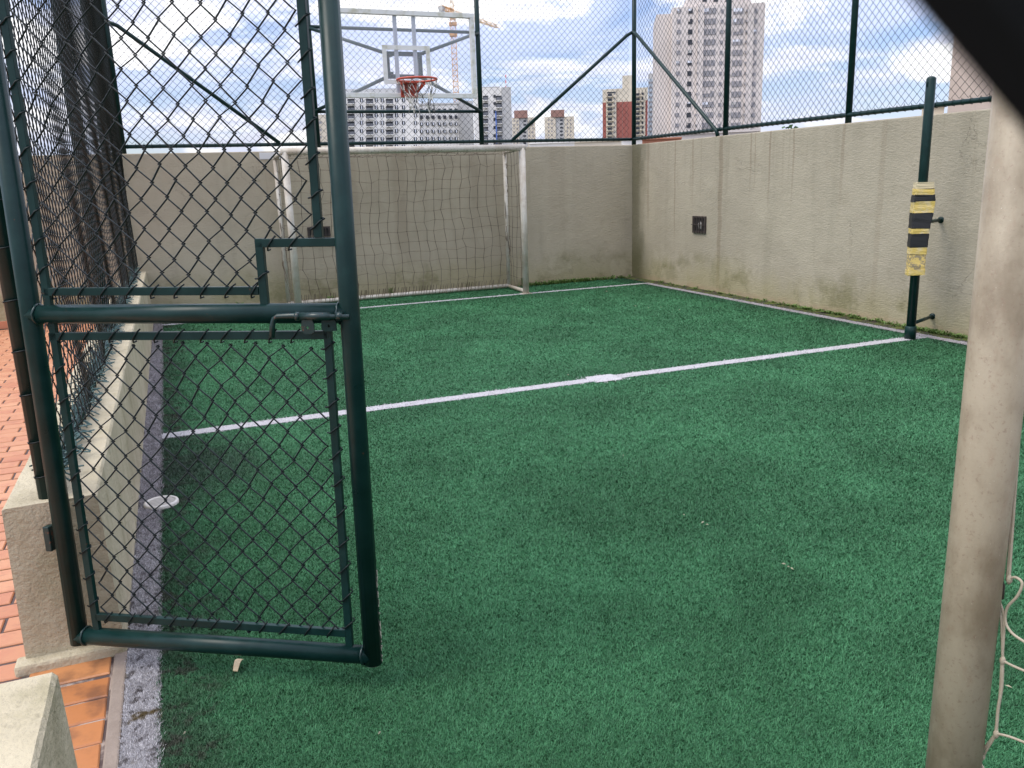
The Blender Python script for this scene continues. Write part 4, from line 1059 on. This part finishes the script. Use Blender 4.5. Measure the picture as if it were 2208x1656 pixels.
for k in range(12):
    y = 202+k*10.4
    f.pane('balcony', 'b_glass', B, 1315, y+3, 9, 5.2, .5, .1); f.pane('window', 'b_glass2', B, 1325, y, 3, 3)
    f.pane('balcony', 'b_glass', B, 1374.5, y+2, 9, 5.2, .5, .1); f.pane('window', 'b_glass', B, 1385.5, y, 4, 5)
    f.pane('balcony_slab', 'b_cream', B, 1316, y+6.6, 17, 1.4, 1.2, .1); f.pane('balcony_slab', 'b_cream', B, 1377, y+5.6, 17, 1.4, 1.2, .1)
f.pane('glazing_band', 'b_glass', B, 1318, 199.5, 18, 2.6)
# narrow blue grey building
f = Facade(1397, 1416, 500); B = building('office_tower', 'narrow pale blue glazed tower squeezed beside the large beige tower', f)
f.block('wall', 'b_blue', B, 1397.5, 1420, 170, 0, 14); f.block('roof_block', 'b_grey', B, 1397.5, 1420, 158, .2, 13, ybot=170.5)
for k in range(13): f.pane('window_band', 'b_glass2', B, 1406, 178+k*10.5, 14, 4)
# large beige tower
f = Facade(1412, 1642, 240, .10); B = building('apartment_tower', 'tall pinkish beige tower with rows of grey windows on the right skyline', f)
f.block('wall', 'b_pink', B, 1447, 1641, 11, 0, 20); f.block('wall', 'b_pink', B, 1414, 1447.2, 27, 2.5, 18)
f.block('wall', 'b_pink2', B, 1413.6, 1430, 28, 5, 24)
f.block('roof_tower', 'b_pink', B, 1478, 1612, -14, 1.0, 17, ybot=11.5); f.block('roof_tower', 'b_pink', B, 1515, 1588, -48, 2.0, 15, ybot=-13)
f.block('pilaster', 'b_pink', B, 1500, 1513, 10, -.8, .1); f.block('pilaster', 'b_pink', B, 1604, 1618, 10, -.6, .1)
for x in (1520, 1544, 1570): f.pane('window', 'b_glass', B, x, 0, 9, 4, -.9, 1.5)
for k in range(15):
    y = 24+k*22.4; lean = -(y-24)*.026
    for (x, w_, h_, mt) in ((1464, 8, 8, 'b_glass2'), (1489, 9, 9.5, 'b_glass'), (1506.5, 2.6, 4, 'b_glass2'), (1530.5, 26, 11, 'b_glass2'), (1557, 6, 7, 'b_glass2'), (1571, 12, 9, 'b_glass2'), (1592, 20, 11, 'b_glass2'), (1609.5, 2.6, 4, 'b_glass2'), (1629, 8, 9, 'b_glass2')):
        w0 = f.pane('window', mt, B, x+lean*(1 if x > 1500 else .7), y, w_, h_, 1.0 if x in (1506.5, 1609.5) else .15)
        if w_ > 7 and random.random() < .45:
            u, z = f.uz(x+lean*(1 if x > 1500 else .7), y); kk = f.D/FPX; c_ = random.uniform(.2, .6); hh = h_*kk
            f.box(MB(), u-w_*kk*.48, u-w_*kk*.48+w_*kk*random.uniform(.3, .96), z+hh*(.48-c_), z+hh*.48, -.19, -.152).build('blind', M[random.choice(['b_shut', 'b_pink', 'b_grey'])], w0)
        if w_ > 18:
            u, z = f.uz(x+lean, y); kk = f.D/FPX
            for s in (-1/6, 1/6): f.box(MB(), u+s*w_*kk-.05, u+s*w_*kk+.05, z-h_*kk/2, z+h_*kk/2, -.24, -.195).build('mullion', M['b_pink2'], w0)
# tan building at the right edge
f = Facade(2040, 2300, 120); B = building('apartment_block', 'plain tan building at the right edge behind the fence', f)
f.block('wall', 'b_tan', B, 2041, 2330, -60, 0, 20)
for k in range(5): f.pane('window', 'b_glass2', B, 2190, 20+k*46, 40, 20)
# low roofs just above the far wall
for (a, b, yt, D, mt, lab) in ((1140, 1238, 306, 190, 'b_white', 'low white roof showing above the wall left of the corner'), (1228, 1345, 303, 230, 'b_cream', 'low cream roof showing above the far wall by the corner'),
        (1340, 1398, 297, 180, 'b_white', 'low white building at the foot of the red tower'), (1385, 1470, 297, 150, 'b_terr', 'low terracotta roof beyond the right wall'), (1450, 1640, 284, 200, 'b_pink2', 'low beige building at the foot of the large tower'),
        (1986, 2034, 228, 140, 'b_cream', 'small cream building seen between fence and right wall')):
    f = Facade(a, b, D); B = building('low_building', lab, f)
    f.block('wall', mt, B, a, b, yt+3, 0, 14); f.block('roof', 'b_terr' if mt == 'b_terr' else mt, B, a-1, b+1, yt, -.4, 14.4, ybot=yt+2.9)
# tower crane
f = Facade(975, 1000, 330); kk = f.D/FPX
cr = thing('tower_crane', 'yellow orange lattice tower crane rising behind the backboard', 'crane', (f.P[0], f.P[1], CITY))
def lattice(m, A, B_, w, bays, r, side, tri=False):
    A, B_ = np.array(A, float), np.array(B_, float); t = (B_-A)/np.linalg.norm(B_-A); e1 = np.array(side, float); e1 -= t*(e1@t); e1 /= np.linalg.norm(e1); e2 = np.cross(t, e1)
    cs = [(-1,-1),(1,-1),(1,1),(-1,1)] if not tri else [(-1,-.6),(1,-.6),(0,1)]
    n = len(cs); off = [w/2*(a*e1+b*e2) for a, b in cs]
    for o_ in off: m.tube([A+o_, B_+o_], r, 4)
    for i in range(bays):
        p, q = A+(B_-A)*i/bays, A+(B_-A)*(i+1)/bays
        for k in range(n):
            a, b = off[k], off[(k+1) % n]
            m.tube([p+a, q+b] if i % 2 else [p+b, q+a], r*.6, 4, cap=False); m.tube([p+a, p+b], r*.6, 4, cap=False)
ub, zb = f.uz(988, 300); ut, zt = f.uz(983, 30)
base = f.P+ub*f.t
top = np.array([base[0], base[1], zt])
m = MB(); lattice(m, (base[0], base[1], CITY), (base[0], base[1], zt), 1.9, 36, .13, f.t); m.build('mast', M['crane'], cr)
apex = np.array([base[0], base[1], zt+8.5])
m = MB(); lattice(m, top, apex, 1.1, 6, .10, f.t); m.build('tower_top', M['crane_pale'], cr)
jd = ray(1976, 447); jd = np.array([jd[0], jd[1], 0]); jd /= np.linalg.norm(jd)
sd_ = np.array([-jd[1], jd[0], 0])
def along(px_):                        # distance along the jib that reaches photograph column px_
    best = min(np.linspace(-60, 140, 2001), key=lambda s_: abs(1104+FPX*((top+jd*s_-CAM)@R2)/((top+jd*s_-CAM)@_F)-px_)); return float(best)
sj, sc_ = along(1074), along(950)
jt = top+np.array([0, 0, .8])
m = MB(); lattice(m, jt, jt+jd*sj, 1.5, max(8, int(abs(sj)/2.2)), .11, sd_, True); m.build('jib', M['crane_pale'], cr)
m = MB(); lattice(m, jt, jt+jd*sc_, 1.5, 6, .13, sd_); m.build('counter_jib', M['crane'], cr)
m = MB(); e = jt+jd*sc_*.9; m.bar(e+np.array([0, 0, -1.6]), e+np.array([0, 0, .6]), 1.6, 2.2, sd_); m.build('counterweight', M['b_grey'], cr)
m = MB(); m.tube([apex, jt+jd*sj*.75], .07, 4); m.tube([apex, jt+jd*sc_*.9], .07, 4); m.build('stay_cables', M['crane_pale'], cr)
cb = top+f.n*1.6+np.array([0, 0, -2.2]); m = MB(); m.bar(cb, cb+np.array([0, 0, 2.2]), 1.5, 1.5, f.t); m.build('cab', M['crane_pale'], cr)
for y in (52, 75):
    u, z = f.uz(984, y); m = MB(); p = base.copy(); p[2] = z; m.bar(p-np.array([0, 0, .5]), p+np.array([0, 0, .5]), 3.0, 3.0, f.t); m.build('platform', M['crane'], cr)
u, z = f.uz(1002, 248); f.box(MB(), u-3.2, u+2.2, z-.9, z+.9, -1.5, -.5).build('red_sign_board', M['red'], cr)
# trees showing over the wall
def tree(px_, py_, D, R, label):
    f = Facade(px_-5, px_+5, D); u, z = f.uz(px_, py_); p = f.P+u*f.t
    o = thing('tree', label, 'tree', (p[0], p[1], CITY))
    zt_ = z; m = MB(); m.tube([(p[0], p[1], CITY), (p[0]+.2, p[1], CITY+(zt_-CITY)*.5), (p[0], p[1], zt_-R)], [.35, .26, .12], 8)
    for k in range(6):
        a = k*1.05; m.tube([(p[0], p[1], zt_-R*1.8), (p[0]+math.cos(a)*R*.6, p[1]+math.sin(a)*R*.6, zt_-R*.7)], [.12, .04], 5)
    m.build('trunk', M['bark'], o)
    cl = rng.normal(0, 1, (26, 3)); cl /= np.linalg.norm(cl, axis=1)[:, None]; cl *= (R*.75*rng.random(26)**.4)[:, None]
    n = 2600; ci = rng.integers(0, 26, n); c = cl[ci]+rng.normal(0, R*.22, (n, 3)); c[:, 2] *= .8
    c += np.array([p[0], p[1], zt_-R*.95])
    a = rng.normal(0, 1, (n, 3)); a /= np.linalg.norm(a, axis=1)[:, None]; b = np.cross(a, rng.normal(0, 1, (n, 3))); b /= np.linalg.norm(b, axis=1)[:, None]
    L = R*.17; V = np.stack([c-a*L, c+b*L*.6, c+a*L, c-b*L*.6], 1).reshape(-1, 3)
    link('crown', raw_mesh('crown', V, np.arange(4*n).reshape(-1, 4), 4), M['leaf_tree'], o)
tree(1706, 271, 95, 2.2, 'tree top peeping over the right wall')
tree(1356, 311, 140, 2.2, 'small tree showing above the far wall beside the corner post')
bpy.context.view_layer.update()
